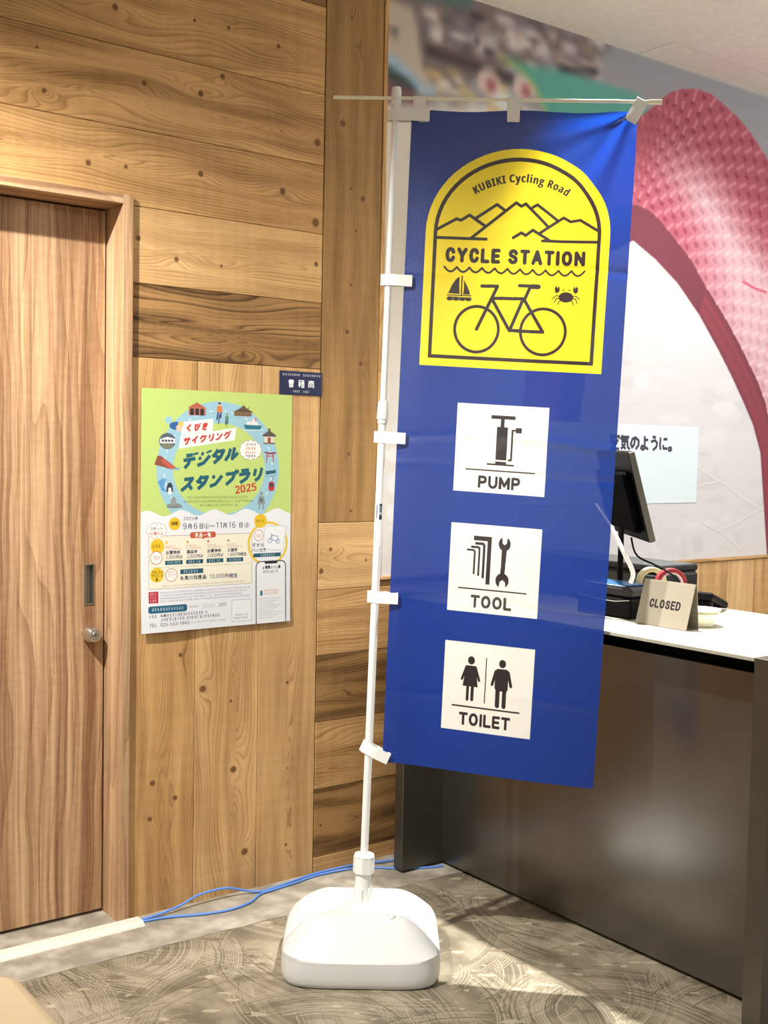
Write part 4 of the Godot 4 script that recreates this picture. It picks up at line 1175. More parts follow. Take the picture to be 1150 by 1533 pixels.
func build_flag_stand() -> void:
	var t := node("flag_stand", Vector3(POLE_LOW.x, 0, POLE_LOW.z))
	tag(t, "white plastic pole stand with a water-filled tank base carrying the blue flag", "flag stand")
	var turn := Transform3D(Basis(R_DIR, Vector3.UP, F_DIR), Vector3.ZERO)
	# moulded tank
	var hw := 0.212
	var hd := 0.19
	var s := Soup.new()
	var segs := 96
	var rings := 30
	var rim := []
	for k in segs:
		var a := TAU * k / segs
		var e := 2.0 / 5.5
		rim.append(Vector2(signf(cos(a)) * pow(absf(cos(a)), e), signf(sin(a)) * pow(absf(sin(a)), e)))
	var P := func(i: int, k: int) -> Vector3:
		var f := float(i) / rings
		var q: Vector2 = rim[k % segs] * f
		return Vector3(q.x * hw, base_height(q.x, q.y), q.y * hd)
	for i in rings:
		for k in segs:
			var a: Vector3 = P.call(i, k)
			var b: Vector3 = P.call(i, k + 1)
			var c: Vector3 = P.call(i + 1, k + 1)
			var d: Vector3 = P.call(i + 1, k)
			if i > 0:
				s.tri(a, b, c)
			s.tri(a, c, d)
	var side := [[1.0, 0.072], [1.004, 0.069], [1.0, 0.065], [1.008, 0.06], [1.012, 0.03], [1.005, 0.014], [0.985, 0.004], [0.95, 0.0]]
	for i in side.size() - 1:
		for k in segs:
			var q0: Vector2 = rim[k]
			var q1: Vector2 = rim[(k + 1) % segs]
			var h0: float = base_height(q0.x, q0.y) if i == 0 else side[i][1]
			var h1: float = base_height(q1.x, q1.y) if i == 0 else side[i][1]
			var a := Vector3(q0.x * hw * side[i][0], h0, q0.y * hd * side[i][0])
			var b := Vector3(q1.x * hw * side[i][0], h1, q1.y * hd * side[i][0])
			var c := Vector3(q1.x * hw * side[i + 1][0], side[i + 1][1], q1.y * hd * side[i + 1][0])
			var d := Vector3(q0.x * hw * side[i + 1][0], side[i + 1][1], q0.y * hd * side[i + 1][0])
			s.quad(a, b, c, d)
	var bottom := []
	for k in segs:
		bottom.append(Vector3(rim[k].x * hw * 0.95, 0.0, rim[k].y * hd * 0.95))
	s.face(bottom, Vector3.DOWN)
	for i in range(0, s.p.size(), 3):               # all faces outward
		var nn := (s.p[i + 1] - s.p[i]).cross(s.p[i + 2] - s.p[i])
		var mid := (s.p[i] + s.p[i + 1] + s.p[i + 2]) / 3.0
		var outw := Vector3(mid.x, 0.0, mid.z) if mid.y < 0.071 and mid.y > 0.0005 else (Vector3.UP if mid.y > 0.05 else Vector3.DOWN)
		if nn.dot(outw) < 0.0:
			var b := s.p[i + 1]
			s.p[i + 1] = s.p[i + 2]
			s.p[i + 2] = b
	var tank_m := paint(rgb(208, 209, 208), 0.36)
	var tank := put("tank_base", s.moved(turn).mesh(50), tank_m, t)
	# screw plug for filling, set in the front slope
	var pl := Soup.new()
	pl.lathe([Vector2(0.0, 0.0), Vector2(0.026, 0.0), Vector2(0.026, 0.003), Vector2(0.022, 0.005), Vector2(0.020, 0.003), Vector2(0.013, 0.003), Vector2(0.011, 0.009), Vector2(0.0, 0.010)], 28)
	put("filler_plug", pl.moved(turn * Transform3D(Basis(Vector3.RIGHT, 0.30), Vector3(0.078, 0.1495, 0.078))).mesh(30), plastic_white, tank)
	var slot := Soup.new()
	slot.box(Vector3(-0.011, 0.009, -0.0022), Vector3(0.011, 0.0125, 0.0022), 0.0006)
	put("plug_grip", slot.moved(turn * Transform3D(Basis(Vector3.RIGHT, 0.30), Vector3(0.078, 0.1495, 0.078))).mesh(30), plastic_white, tank)
	# socket and clamping nut along the leaning pole
	var org := Vector3(POLE_LOW.x, 0, POLE_LOW.z)
	var axis := (POLE_TOP - POLE_LOW).normalized()
	var b1 := axis.cross(Vector3.BACK).normalized()
	var pole_t := Transform3D(Basis(b1, axis, b1.cross(axis)), POLE_LOW - org)
	var so := Soup.new()
	so.lathe([Vector2(0.0, -0.03), Vector2(0.0285, -0.03), Vector2(0.0270, 0.0), Vector2(0.0235, 0.035), Vector2(0.0215, 0.06), Vector2(0.0215, 0.085), Vector2(0.0, 0.085)], 28)
	for k in 6:
		var a := TAU * (k + 0.25) / 6.0
		var rib := Soup.new()
		rib.box(Vector3(-0.003, -0.02, 0.016), Vector3(0.003, 0.045, 0.0275), 0.001)
		rib.moved(Transform3D(Basis(Vector3.UP, a), Vector3.ZERO))
		so.p.append_array(rib.p)
		so.t.append_array(rib.t)
	put("pole_socket", so.moved(pole_t).mesh(35), plastic_white, t)
	var nut := Soup.new()
	nut.lathe([Vector2(0.012, 0.084), Vector2(0.0275, 0.084), Vector2(0.0300, 0.088), Vector2(0.0295, 0.126), Vector2(0.0285, 0.130)], 8)
	nut.lathe([Vector2(0.0285, 0.130), Vector2(0.0265, 0.1365), Vector2(0.0195, 0.1375), Vector2(0.0175, 0.135), Vector2(0.0170, 0.124), Vector2(0.010, 0.123)], 30)
	put("clamp_nut", nut.moved(pole_t).mesh(28), plastic_white, t)
	# two telescoping tubes, coupling and cap
	var L := POLE_TOP.distance_to(POLE_LOW)
	var on := func(y: float) -> float:
		return (y - POLE_LOW.y) / axis.y
	var lo := Soup.new()
	lo.lathe([Vector2(0.0, 0.06), Vector2(0.0108, 0.06), Vector2(0.0108, on.call(1.50)), Vector2(0.0, on.call(1.50))], 24)
	var lower := put("lower_pole", lo.moved(pole_t).mesh(40), plastic_white, t)
	var up := Soup.new()
	up.lathe([Vector2(0.0, on.call(1.45)), Vector2(0.0092, on.call(1.45)), Vector2(0.0092, L - 0.02), Vector2(0.0, L - 0.02)], 24)
	put("upper_pole", up.moved(pole_t).mesh(40), plastic_white, t)
	var cpl := Soup.new()
	var y0: float = on.call(1.480)
	cpl.lathe([Vector2(0.010, y0), Vector2(0.0132, y0), Vector2(0.0136, y0 + 0.004), Vector2(0.0136, y0 + 0.009), Vector2(0.0128, y0 + 0.010), Vector2(0.0160, y0 + 0.012), Vector2(0.0164, y0 + 0.020), Vector2(0.0150, y0 + 0.048), Vector2(0.0132, y0 + 0.062), Vector2(0.0092, y0 + 0.063)], 28)
	put("coupling", cpl.moved(pole_t).mesh(30), plastic_white, t)
	var cap := Soup.new()
	var prof := [Vector2(0.0105, L - 0.062), Vector2(0.0118, L - 0.060), Vector2(0.0118, L - 0.050), Vector2(0.0105, L - 0.048), Vector2(0.0128, L - 0.046)]
	for i in 4:
		prof.append(Vector2(0.0138, L - 0.044 + i * 0.009))
		prof.append(Vector2(0.0138, L - 0.0375 + i * 0.009))
		prof.append(Vector2(0.0130, L - 0.0365 + i * 0.009))
	prof.append(Vector2(0.0122, L + 0.001))
	prof.append(Vector2(0.0, L + 0.003))
	cap.lathe(prof, 28)
	put("pole_cap", cap.moved(pole_t).mesh(25), plastic_white, t)
	var bar := Soup.new()
	var ba := Vector3(1.851, 2.386, -2.722) - org
	var bb := Vector3(2.465, 2.347, -2.080) - org
	bar.tube([ba, bb], 0.0046, 14)
	put("cross_bar", bar.mesh(40), paint(rgb(236, 234, 214), 0.4), t)
	var be := Soup.new()
	var bd := (bb - ba).normalized()
	be.tube([bb - bd * 0.03, bb - bd * 0.004, bb + bd * 0.006], [0.0062, 0.0068, 0.0066], 14)
	put("bar_end_cap", be.mesh(30), paint(rgb(236, 234, 214), 0.4), t)
	# maker's sticker on the lower tube
	var pen := Pen.new(120, 640, Transform2D.IDENTITY, rgb(244, 246, 248))
	var rng := RandomNumberGenerator.new()
	rng.seed = 3
	pen.rect(66, 10, 40, 230, rgb(28, 34, 44))
	pen.rect(70, 40, 30, 80, rgb(120, 150, 172))
	for i in 16:
		pen.rect(72 + rng.randi() % 12, 44 + i * 5, 18, 2, rgb(30, 40, 60))
	pen.rect(72, 130, 26, 40, rgb(200, 205, 210))
	for i in 22:
		pen.rect(20 + rng.randi() % 6, 24 + i * 9, 30 - rng.randi() % 8, 6, rgb(24, 26, 34))
	for i in 24:
		pen.rect(24 + rng.randi() % 30, 280 + i * 13, 34 - rng.randi() % 14, 3, rgb(190, 198, 206))
	for i in 3:
		pen.rect(18, 440 + i * 46, 26, 22, rgb(150, 158, 166))
	var sm := StandardMaterial3D.new()
	sm.albedo_texture = ImageTexture.create_from_image(pen.img)
	sm.roughness = 0.45
	sm.texture_repeat = false
	var st := Soup.new()
	var h0: float = on.call(1.262)
	var h1: float = on.call(1.140)
	var a_mid := atan2(-0.63, 0.77)
	for i in 10:
		var a0 := lerpf(-1.25, 1.25, i / 10.0)
		var a1 := lerpf(-1.25, 1.25, (i + 1) / 10.0)
		var r := 0.01105
		var c0 := (R_DIR * sin(a0) + F_DIR * cos(a0)) * r
		var c1 := (R_DIR * sin(a1) + F_DIR * cos(a1)) * r
		var p0 := POLE_LOW - org + axis * h1
		var p1 := POLE_LOW - org + axis * h0
		st.quad(p0 + c0, p0 + c1, p1 + c1, p1 + c0, Vector2(i / 10.0, 1), Vector2((i + 1) / 10.0, 1), Vector2((i + 1) / 10.0, 0), Vector2(i / 10.0, 0))
	put("sticker", st.mesh(40), sm, lower)

func flag_texture() -> ImageTexture:
	var k := 1.13 * 2.0
	var pen := Pen.new(int(620 * k), int(1800 * k), Transform2D(Vector2(k, 0), Vector2(0, k), Vector2.ZERO), rgb(13, 51, 136))
	pen.glyphs = CAPS
	var ye := rgb(244, 222, 34)
	var ink := rgb(42, 34, 36)
	# arched badge
	var arch := func(x0: float, x1: float, yt: float, ys: float, yb: float) -> PackedVector2Array:
		var q := PackedVector2Array()
		q.append(Vector2(x0, yb))
		for i in 33:
			var a := PI + PI * i / 32.0
			q.append(Vector2((x0 + x1) * 0.5 + cos(a) * (x1 - x0) * 0.5, ys + sin(a) * (ys - yt)))
		q.append(Vector2(x1, yb))
		return q
	pen.poly(arch.call(55, 566, 103, 336, 702), ye)
	pen.poly(arch.call(78, 542, 127, 336, 681), ink)
	pen.poly(arch.call(88, 532, 138, 338, 671), ye)
	# lettering on a curve
	var words := "KUBIKI Cycling Road"
	var h := 21.0
	var total := pen.width(words, h)
	var rad := 236.0
	var extra := (268.0 - total * 0.86) / words.length()
	var run := -134.0
	for ch in words:
		var wch := pen.width(ch, h) * 0.86
		var a := (run + wch * 0.5) / rad
		if ch != " ":
			var c := Vector2(316 + sin(a) * rad, 430 - cos(a) * rad)
			for ox in [-0.7, 0.0, 0.7]:
				pen.text(ch, c.x - cos(a) * wch * 0.5 + ox, c.y - sin(a) * wch * 0.5, h, ink, true, 0.86, a)
		run += wch + extra
	# mountains
	var V := func(s: String) -> PackedVector2Array:
		var q := PackedVector2Array()
		for e in s.split(" "):
			var n := e.split_floats(",")
			q.append(Vector2(n[0], n[1]))
		return q
	for m in ["185,349 305,250 320,259 332,252 398,314", "88,328 141,298 153,302 177,287 221,315", "195,295 252,256 273,270", "86,351 227,351", "352,261 364,254 420,294", "374,331 438,287 458,297 484,292 538,324", "302,345 324,331 336,338 355,323 404,350", "383,351 536,351"]:
		pen.line(V.call(m), 8.0, ink)
	pen.caps("CYCLE STATION", 114, 376, 41, 10.2, 389, ink, true)
	var wave := PackedVector2Array()
	for i in 11:
		for j in 8:
			var f := j / 8.0
			wave.append(Vector2(113 + (i + f) * 390.0 / 11.0, 430 + 13.0 * sin(f * PI)))
	wave.append(Vector2(503, 430))
	pen.line(wave, 5.5, ink)
	# sailing boat
	pen.poly(V.call("158,456 148,463 138,478 131,494 127,502 160,503 158,480"), ink)
	pen.poly(V.call("170,464 180,480 187,494 190,504 170,504 172,484"), ink)
	pen.line(V.call("165,454 165,508"), 3.2, ink)
	pen.line(V.call("125,507 193,507"), 2.4, ink)
	pen.line(V.call("127,512 192,513"), 2.4, ink)
	for i in 4:
		pen.oval(133 + i * 17.5, 517, 9, 5, ink)
	# bicycle
	for m in ["222,479 266,478 251,512 213,597", "251,511 340,509 306,597 251,511", "327,474 379,474", "357,477 343,512 399,597 306,596"]:
		pen.line(V.call(m), 9.0, ink)
	pen.line(V.call("362,475 380,475"), 13.0, ink)
	pen.ring(213, 597, 62, 8.0, ink)
	pen.ring(399, 596, 62, 8.0, ink)
	# crab
	pen.oval(457, 501, 20, 14, ink)
	for sg in [-1.0, 1.0]:
		pen.poly(PackedVector2Array([Vector2(457 + sg * 25, 491), Vector2(457 + sg * 18, 485), Vector2(457 + sg * 19, 475), Vector2(457 + sg * 22, 470), Vector2(457 + sg * 24, 478), Vector2(457 + sg * 28, 470), Vector2(457 + sg * 32, 478), Vector2(457 + sg * 31, 487)]), ink)
		pen.oval(457 + sg * 8, 482, 2.2, 2.4, ink)
		pen.line(PackedVector2Array([Vector2(457 + sg * 18, 498), Vector2(457 + sg * 27, 497), Vector2(457 + sg * 37, 506)]), 2.6, ink)
		pen.line(PackedVector2Array([Vector2(457 + sg * 18, 505), Vector2(457 + sg * 26, 504), Vector2(457 + sg * 31, 516)]), 2.6, ink)
		pen.line(PackedVector2Array([Vector2(457 + sg * 14, 510), Vector2(457 + sg * 19, 513), Vector2(457 + sg * 21, 521)]), 2.6, ink)
	# the three white squares
	var cream := rgb(232, 230, 222)
	for y in [799, 1126, 1448]:
		pen.rect(171, y, 259, 240, cream)
	pen.rect(269, 828, 68, 9, ink)
	pen.rect(297, 836, 10, 24, ink)
	pen.rect(287, 859, 31, 89, ink)
	pen.rect(287, 952, 31, 7, ink)
	pen.rect(263, 959, 77, 4, ink)
	pen.line(V.call("345,866 331,866 331,947 322,947"), 5.0, ink, false)
	pen.rect(340, 859, 17, 14, ink)
	pen.rect(203, 976, 197, 4, ink)
	pen.caps("PUMP", 241, 993, 34, 7.4, 120, ink)
	pen.line(V.call("238,1164 284,1164 284,1287"), 12.0, ink, false)
	pen.rect(278, 1158, 12, 12, ink)
	pen.line(V.call("243,1178 266,1178 269,1182 269,1271"), 7.0, ink, false)
	pen.line(V.call("231,1188 252,1188 256,1192 256,1266"), 6.0, ink, false)
	pen.line(V.call("220,1197 239,1197 243,1201 243,1262"), 5.5, ink, false)
	pen.poly(V.call("320,1190 334,1190 331,1258 319,1258"), ink)
	pen.oval(327, 1174, 17, 19, ink)
	pen.poly(V.call("319,1150 335,1150 333,1172 327,1177 321,1172"), cream)
	pen.oval(325, 1273, 19, 20, ink)
	pen.poly(V.call("316,1298 336,1298 334,1277 326,1271 318,1277"), cream)
	pen.rect(200, 1300, 197, 4, ink)
	pen.caps("TOOL", 238, 1318, 34, 7.4, 117, ink)
	for q in [[250, true], [340, false]]:
		var x: float = q[0]
		pen.oval(x, 1496, 10, 11, ink)
		if q[1]:
			pen.poly(PackedVector2Array([Vector2(x - 14, 1510), Vector2(x + 14, 1510), Vector2(x + 22, 1567), Vector2(x - 22, 1567)]), ink)
			for sg in [-1.0, 1.0]:
				pen.line(PackedVector2Array([Vector2(x + sg * 13, 1514), Vector2(x + sg * 25, 1548)]), 7.0, ink)
				pen.line(PackedVector2Array([Vector2(x + sg * 7, 1560), Vector2(x + sg * 7, 1602)]), 8.5, ink)
		else:
			pen.rrect(x - 19, 1510, 38, 60, 8, ink)
			for sg in [-1.0, 1.0]:
				pen.line(PackedVector2Array([Vector2(x + sg * 18, 1518), Vector2(x + sg * 27, 1554)]), 8.0, ink)
				pen.line(PackedVector2Array([Vector2(x + sg * 9.5, 1560), Vector2(x + sg * 9.5, 1610)]), 12.0, ink)
	pen.rect(292, 1485, 3, 123, ink)
	pen.rect(199, 1620, 197, 4, ink)
	pen.caps("TOILET", 222, 1638, 34, 7.2, 148, ink)
	return pen.done(true)

var f_tl := Vector3(2.008, 2.348, -2.567)
var f_tr := Vector3(2.427, 2.324, -2.120)
var f_bl := Vector3(1.911, 0.549, -2.518)
var f_br := Vector3(2.291, 0.517, -2.087)

func flag_point(u: float, v: float) -> Vector3:
	var p := f_tl.lerp(f_tr, u).lerp(f_bl.lerp(f_br, u), v)
	var o := 0.007 * sin(TAU * (u * 0.9 + v * 0.55) + 0.6) * (0.3 + 0.7 * v) * smoothstep(0.0, 0.15, u)
	# creases left from folding
	for c in [[0.243, 0.0035, 1.0], [0.497, 0.004, -1.0], [0.545, 0.0025, 1.0], [0.742, 0.0035, 1.0], [0.885, 0.003, -1.0]]:
		var d: float = (v - c[0] - 0.006 * sin(u * 5.0 + c[0] * 30.0)) / 0.0052
		o += 1.3 * c[2] * c[1] * exp(-absf(d)) * (0.5 + 0.5 * u)
	# small wrinkles slanting across the cloth
	for c in [[0.36, 0.515, 0.7], [0.52, 0.50, -0.9], [0.62, 0.69, 1.2], [0.38, 0.665, 0.5], [0.55, 0.83, -1.1], [0.45, 0.86, 0.8], [0.72, 0.86, 1.0], [0.30, 0.30, -0.6], [0.66, 0.33, 0.9], [0.42, 0.17, -0.5], [0.75, 0.62, -0.8], [0.8, 0.92, 0.9], [0.25, 0.78, 0.6]]:
		var du: float = (u - c[0]) * 0.62
		var dv: float = (v - c[1]) * 1.8
		var across: float = du * sin(c[2]) - dv * cos(c[2])
		var along: float = du * cos(c[2]) + dv * sin(c[2])
		o += 0.0022 * exp(-absf(across) / 0.010 - along * along / 0.004)
	# drag folds fanning out of the top right tab
	var e := Vector2((u - 0.975) * 0.62, v * 1.8)
	var r := e.length()
	var ang := atan2(e.y, -e.x)
	o += 0.010 * exp(-r / 0.16) * sin(ang * 9.0 + 0.8) * smoothstep(0.0, 0.05, r)
	o += 0.004 * exp(-r / 0.4) * sin(ang * 15.0) * smoothstep(0.03, 0.15, r)
	# slight sag of the hem between the bar tabs
	p.y -= 0.006 * exp(-v / 0.05) * sin(u * TAU) * sin(u * TAU)
	return p + F_DIR * o

func build_flag() -> void:
	var t := node("banner_flag", Vector3(2.1, 1.43, -2.35))
	tag(t, "tall blue cycle station banner flag with yellow badge and three white squares", "flag")
	var off := Transform3D(Basis.IDENTITY, -t.position)
	var s := Soup.new()
	var nu := 52
	var nv := 270
	var g := []
	for j in nv + 1:
		var row := []
		for i in nu + 1:
			row.append(flag_point(float(i) / nu, float(j) / nv))
		g.append(row)
	for j in nv:
		for i in nu:
			var u0 := float(i) / nu
			var u1 := float(i + 1) / nu
			var v0 := float(j) / nv
			var v1 := float(j + 1) / nv
			s.quad(g[j + 1][i], g[j + 1][i + 1], g[j][i + 1], g[j][i], Vector2(u0, v1), Vector2(u1, v1), Vector2(u1, v0), Vector2(u0, v0))
	var m := StandardMaterial3D.new()
	m.albedo_texture = flag_texture()
	m.albedo_color = Color(1, 1, 1, 0.965)
	m.transparency = BaseMaterial3D.TRANSPARENCY_ALPHA
	m.roughness = 0.42
	m.metallic_specular = 0.5
	m.backlight_enabled = true
	m.backlight = Color(0.7, 0.7, 0.7)
	m.texture_repeat = false
	m.cull_mode = BaseMaterial3D.CULL_DISABLED
	# woven polyester grain
	var n := FastNoiseLite.new()
	n.seed = 9
	n.frequency = 0.12
	var tx := NoiseTexture2D.new()
	tx.width = 512
	tx.height = 1024
	tx.noise = n
	m.heightmap_enabled = true
	m.heightmap_texture = tx
	m.heightmap_scale = 0.035
	put("cloth", s.moved(off).mesh(60), m, t)
	# white tabs round the pole and over the bar
	var tab_m := paint(rgb(240, 240, 238), 0.6)
	tab_m.backlight_enabled = true
	tab_m.backlight = Color(0.5, 0.5, 0.5)
	var axis := (POLE_TOP - POLE_LOW).normalized()
	var a := (f_tr - f_tl).normalized()
	for q in [[2.330, 0.0, 0.095], [1.876, 0.0, 0.066], [1.443, 0.0, 0.066], [1.003, 0.0, 0.064], [0.585, -0.40, 0.062]]:
		var y: float = q[0]
		var c := POLE_LOW + axis * ((y - POLE_LOW.y) / axis.y)
		var al := a.rotated(F_DIR, q[1])
		var w := axis.rotated(F_DIR, q[1])
		var ln: float = q[2]
		var path := []
		for e in [[ln, 0.004], [0.024, 0.0125], [0.008, 0.0135], [-0.012, 0.011], [-0.021, 0.004], [-0.022, -0.004], [-0.012, -0.011], [0.008, -0.0135], [0.024, -0.0125], [ln, -0.004]]:
			path.append(c + al * e[0] + F_DIR * e[1])
		var st := Soup.new()
		st.strip(path, w * 0.031, 0.0008)
		put("pole_tab", st.moved(off).mesh(35), tab_m, t)
	var ba := Vector3(1.851, 2.386, -2.722)
	var bb := Vector3(2.465, 2.347, -2.080)
	var bd := (bb - ba).normalized()
	for q in [[0.273, 0.0], [0.563, 0.0], [0.946, -0.50]]:
		var c: Vector3 = ba.lerp(bb, q[0])
		var dn: Vector3 = Vector3.DOWN.rotated(F_DIR, q[1])
		var w: Vector3 = bd.rotated(F_DIR, q[1])
		var path := []
		for e in [[0.060, 0.0035], [0.012, 0.0065], [-0.004, 0.0055], [-0.0068, 0.0], [-0.004, -0.0055], [0.012, -0.0065], [0.060, -0.0035]]:
			path.append(c + dn * e[0] + F_DIR * e[1])
		var st := Soup.new()
		st.strip(path, w * 0.034, 0.0008)
		put("bar_tab", st.moved(off).mesh(35), tab_m, t)

# =====================================================================================
# poster and plate on the timber wall
# =====================================================================================
func poster_texture() -> ImageTexture:
	var k := 1.45 * 2.0
	var pen := Pen.new(int(520 * k), int(722 * k), Transform2D(Vector2(k, 0), Vector2(0, k), Vector2.ZERO), rgb(240, 243, 248))
	pen.glyphs = GLYPHS
	var rng := RandomNumberGenerator.new()
	rng.seed = 5
	var green := rgb(200, 224, 128)
	var sky := rgb(162, 208, 228)
	var teal := rgb(18, 96, 116)
	var red := rgb(206, 62, 48)
	var ink := rgb(52, 56, 78)
	var sun := rgb(240, 200, 40)
	var V := func(s: String) -> PackedVector2Array:
		var q := PackedVector2Array()
		for e in s.split(" "):
			var n := e.split_floats(",")
			q.append(Vector2(n[0], n[1]))
		return q
	# green field with the round sky-blue course
	pen.rect(0, 0, 520, 385, green)
	pen.oval(261, 236, 212, 206, sky, 72)
	pen.oval(262, 236, 159, 140, green, 72)
	pen.oval(88, 92, 12, 11, sky)
	for i in 46:
		var a := TAU * i / 46.0
		pen.line(PackedVector2Array([Vector2(261 + cos(a) * 187, 236 + sin(a) * 178), Vector2(261 + cos(a + 0.06) * 187, 236 + sin(a + 0.06) * 178)]), 3.0, rgb(238, 248, 252), false)
	# scalloped white lower part
	var wv := PackedVector2Array([Vector2(0, 722), Vector2(0, 362)])
	for i in 53:
		wv.append(Vector2(i * 10, 368 + 9.0 * cos((i * 10 - 20) / 112.0 * TAU + PI)))
	wv.append(Vector2(520, 722))
	pen.poly(wv, rgb(242, 244, 249))
	# brick hall
	pen.poly(V.call("150,52 181,36 213,52"), rgb(190, 98, 80))
	pen.rect(153, 51, 58, 24, rgb(200, 118, 92))
	for i in 3:
		pen.rrect(158 + i * 17, 54, 13, 21, 4, rgb(46, 40, 44))
	# two riders
	for q in [[258, 35, 1.0, rgb(228, 132, 60), rgb(40, 60, 120)], [284, 68, 0.62, rgb(90, 150, 110), rgb(40, 44, 60)]]:
		var x: float = q[0]
		var y: float = q[1]
		var e: float = q[2]
		pen.oval(x, y + 4 * e, 4.5 * e, 5 * e, rgb(232, 196, 168))
		pen.oval(x, y + 1 * e, 5 * e, 3 * e, rgb(70, 50, 40))
		pen.rrect(x - 9 * e, y + 9 * e, 18 * e, 20 * e, 4 * e, q[3])
		pen.line(PackedVector2Array([Vector2(x - 5 * e, y + 30 * e), Vector2(x - 8 * e, y + 50 * e)]), 5 * e, q[4])
		pen.line(PackedVector2Array([Vector2(x + 5 * e, y + 30 * e), Vector2(x + 4 * e, y + 44 * e)]), 5 * e, q[4])
		pen.line(PackedVector2Array([Vector2(x, y + 36 * e), Vector2(x - 2 * e, y + 62 * e)]), 3.4 * e, rgb(46, 60, 96))
	# temple, ship, lantern house, gate
	pen.poly(V.call("303,62 342,42 378,60"), rgb(96, 74, 60))
	pen.poly(V.call("328,50 342,38 356,50"), rgb(110, 86, 66))
	pen.rect(309, 60, 62, 12, rgb(150, 116, 84))
	for i in 8:
		pen.rect(312 + i * 7.5, 63, 3, 9, rgb(84, 60, 46))
	pen.line(V.call("356,52 362,44"), 2.0, rgb(40, 80, 50))
	pen.poly(V.call("344,98 410,100 402,112 350,112"), rgb(40, 120, 140))
	pen.poly(V.call("352,98 356,88 392,88 398,99"), rgb(236, 240, 242))
	pen.rect(372, 80, 14, 9, rgb(226, 232, 234))
	pen.rect(384, 76, 5, 10, rgb(214, 110, 60))
	pen.line(V.call("342,115 416,113"), 2.0, rgb(230, 244, 250))
	pen.poly(V.call("408,130 436,114 464,130 456,133 416,133"), rgb(92, 78, 70))
	pen.rect(418, 133, 36, 20, rgb(228, 220, 204))
	pen.rect(431, 136, 10, 17, rgb(156, 60, 50))
	pen.rect(414, 152, 44, 5, rgb(130, 110, 96))
	pen.rect(432, 108, 8, 8, rgb(92, 78, 70))
	pen.poly(V.call("420,180 440,184 461,181 461,186 440,189 420,185"), rgb(150, 44, 44))
	pen.rect(425, 193, 30, 3, rgb(190, 66, 56))
	pen.line(V.call("430,188 427,213"), 3.2, rgb(190, 66, 56))
	pen.line(V.call("450,188 453,213"), 3.2, rgb(190, 66, 56))
	# cable car and the old warrior
	pen.line(V.call("424,259 465,255"), 1.2, rgb(90, 100, 110))
	pen.line(V.call("448,258 452,266 446,276"), 1.6, rgb(90, 100, 110))
	pen.rrect(436, 275, 21, 29, 7, rgb(196, 52, 52))
	pen.rrect(439, 280, 15, 11, 3, rgb(60, 60, 76))
	pen.oval(410, 312, 6, 7, rgb(150, 160, 160))
	pen.poly(V.call("400,320 420,320 424,345 396,345"), rgb(146, 158, 158))
	pen.line(V.call("404,344 402,360"), 5.0, rgb(140, 150, 152))
	pen.line(V.call("416,344 418,360"), 5.0, rgb(140, 150, 152))
	pen.rect(405, 328, 10, 10, rgb(96, 106, 110))
	# sea creature figures, volcano, station, sea nymph
	pen.oval(108, 346, 25, 8, rgb(140, 150, 150))
	pen.oval(106, 332, 10, 12, rgb(150, 160, 160))
	pen.line(V.call("84,350 134,350"), 3.0, rgb(110, 120, 122))
	pen.oval(93, 297, 10, 16, rgb(244, 246, 248))
	pen.poly(V.call("84,286 93,278 102,286 104,304 99,304 97,292 89,292 87,306 82,304"), rgb(44, 50, 72))
	pen.oval(93, 283, 7, 6, rgb(44, 50, 72))
	pen.poly(V.call("52,276 66,266 82,266 78,276 72,290 84,306 66,300 60,284"), rgb(96, 160, 210))
	pen.poly(V.call("42,224 52,198 62,197 84,212 121,238 90,236 60,228"), rgb(150, 84, 66))
	pen.poly(V.call("60,210 74,208 100,226 121,238 96,238 76,222"), rgb(206, 96, 84))
	pen.poly(V.call("96,236 130,232 118,241"), rgb(120, 176, 220))
	pen.oval(84, 154, 27, 24, rgb(88, 98, 116))
	pen.poly(V.call("60,148 84,141 110,147 110,160 60,161"), rgb(232, 236, 238))
	for i in 4:
		pen.rect(66 + i * 10, 150, 7, 6, rgb(60, 70, 84))
	pen.oval(84, 168, 20, 8, rgb(128, 130, 110))
	pen.oval(112, 108, 22, 12, rgb(50, 100, 170))
	pen.oval(124, 114, 12, 10, rgb(238, 206, 182))
	pen.oval(128, 102, 10, 7, rgb(240, 206, 90))
	# title
	pen.poly(V.call("138,95 238,83 235,121 127,136"), rgb(250, 250, 250))
	pen.poly(V.call("127,138 318,108 312,147 121,176"), rgb(250, 250, 250))
	pen.jp("くびき", 146, 104, 22, 5.2, red, 27, -0.13, 0.16)
	pen.jp("サイクリング", 138, 142, 24, 5.2, red, 27.5, -0.15, 0.16)
	pen.jp("デジタル", 140, 192, 46, 10.6, teal, 49, -0.16, 0.24)
	pen.jp("スタンプラリー", 136, 262, 44, 10.6, teal, 48.5, -0.125, 0.24)
	pen.text("2025", 316, 313, 24, red, true, 1.0, -0.15, 78)
	# speech bubble
	for i in 12:
		pen.oval(369 + cos(TAU * i / 12.0) * 31, 176 + sin(TAU * i / 12.0) * 23, 9.5, 9.5, rgb(80, 90, 80))
	for i in 12:
		pen.oval(369 + cos(TAU * i / 12.0) * 31, 176 + sin(TAU * i / 12.0) * 23, 8.7, 8.7, rgb(252, 252, 250))
	pen.oval(369, 176, 33, 25, rgb(252, 252, 250))
	pen.jp("スマホで", 351, 155, 9, 1.2, rgb(90, 90, 96))
	pen.jp("だれでも", 351, 167, 9, 1.2, rgb(206, 96, 86))
	pen.fine(348, 180, 44, 8, rgb(206, 96, 86), rng)
	pen.jp("できます", 351, 191, 9, 1.2, rgb(90, 90, 96))
	pen.fine(152, 319, 214, 6.5, rgb(84, 104, 70), rng)
	pen.fine(140, 331, 242, 6.5, rgb(84, 104, 70), rng)
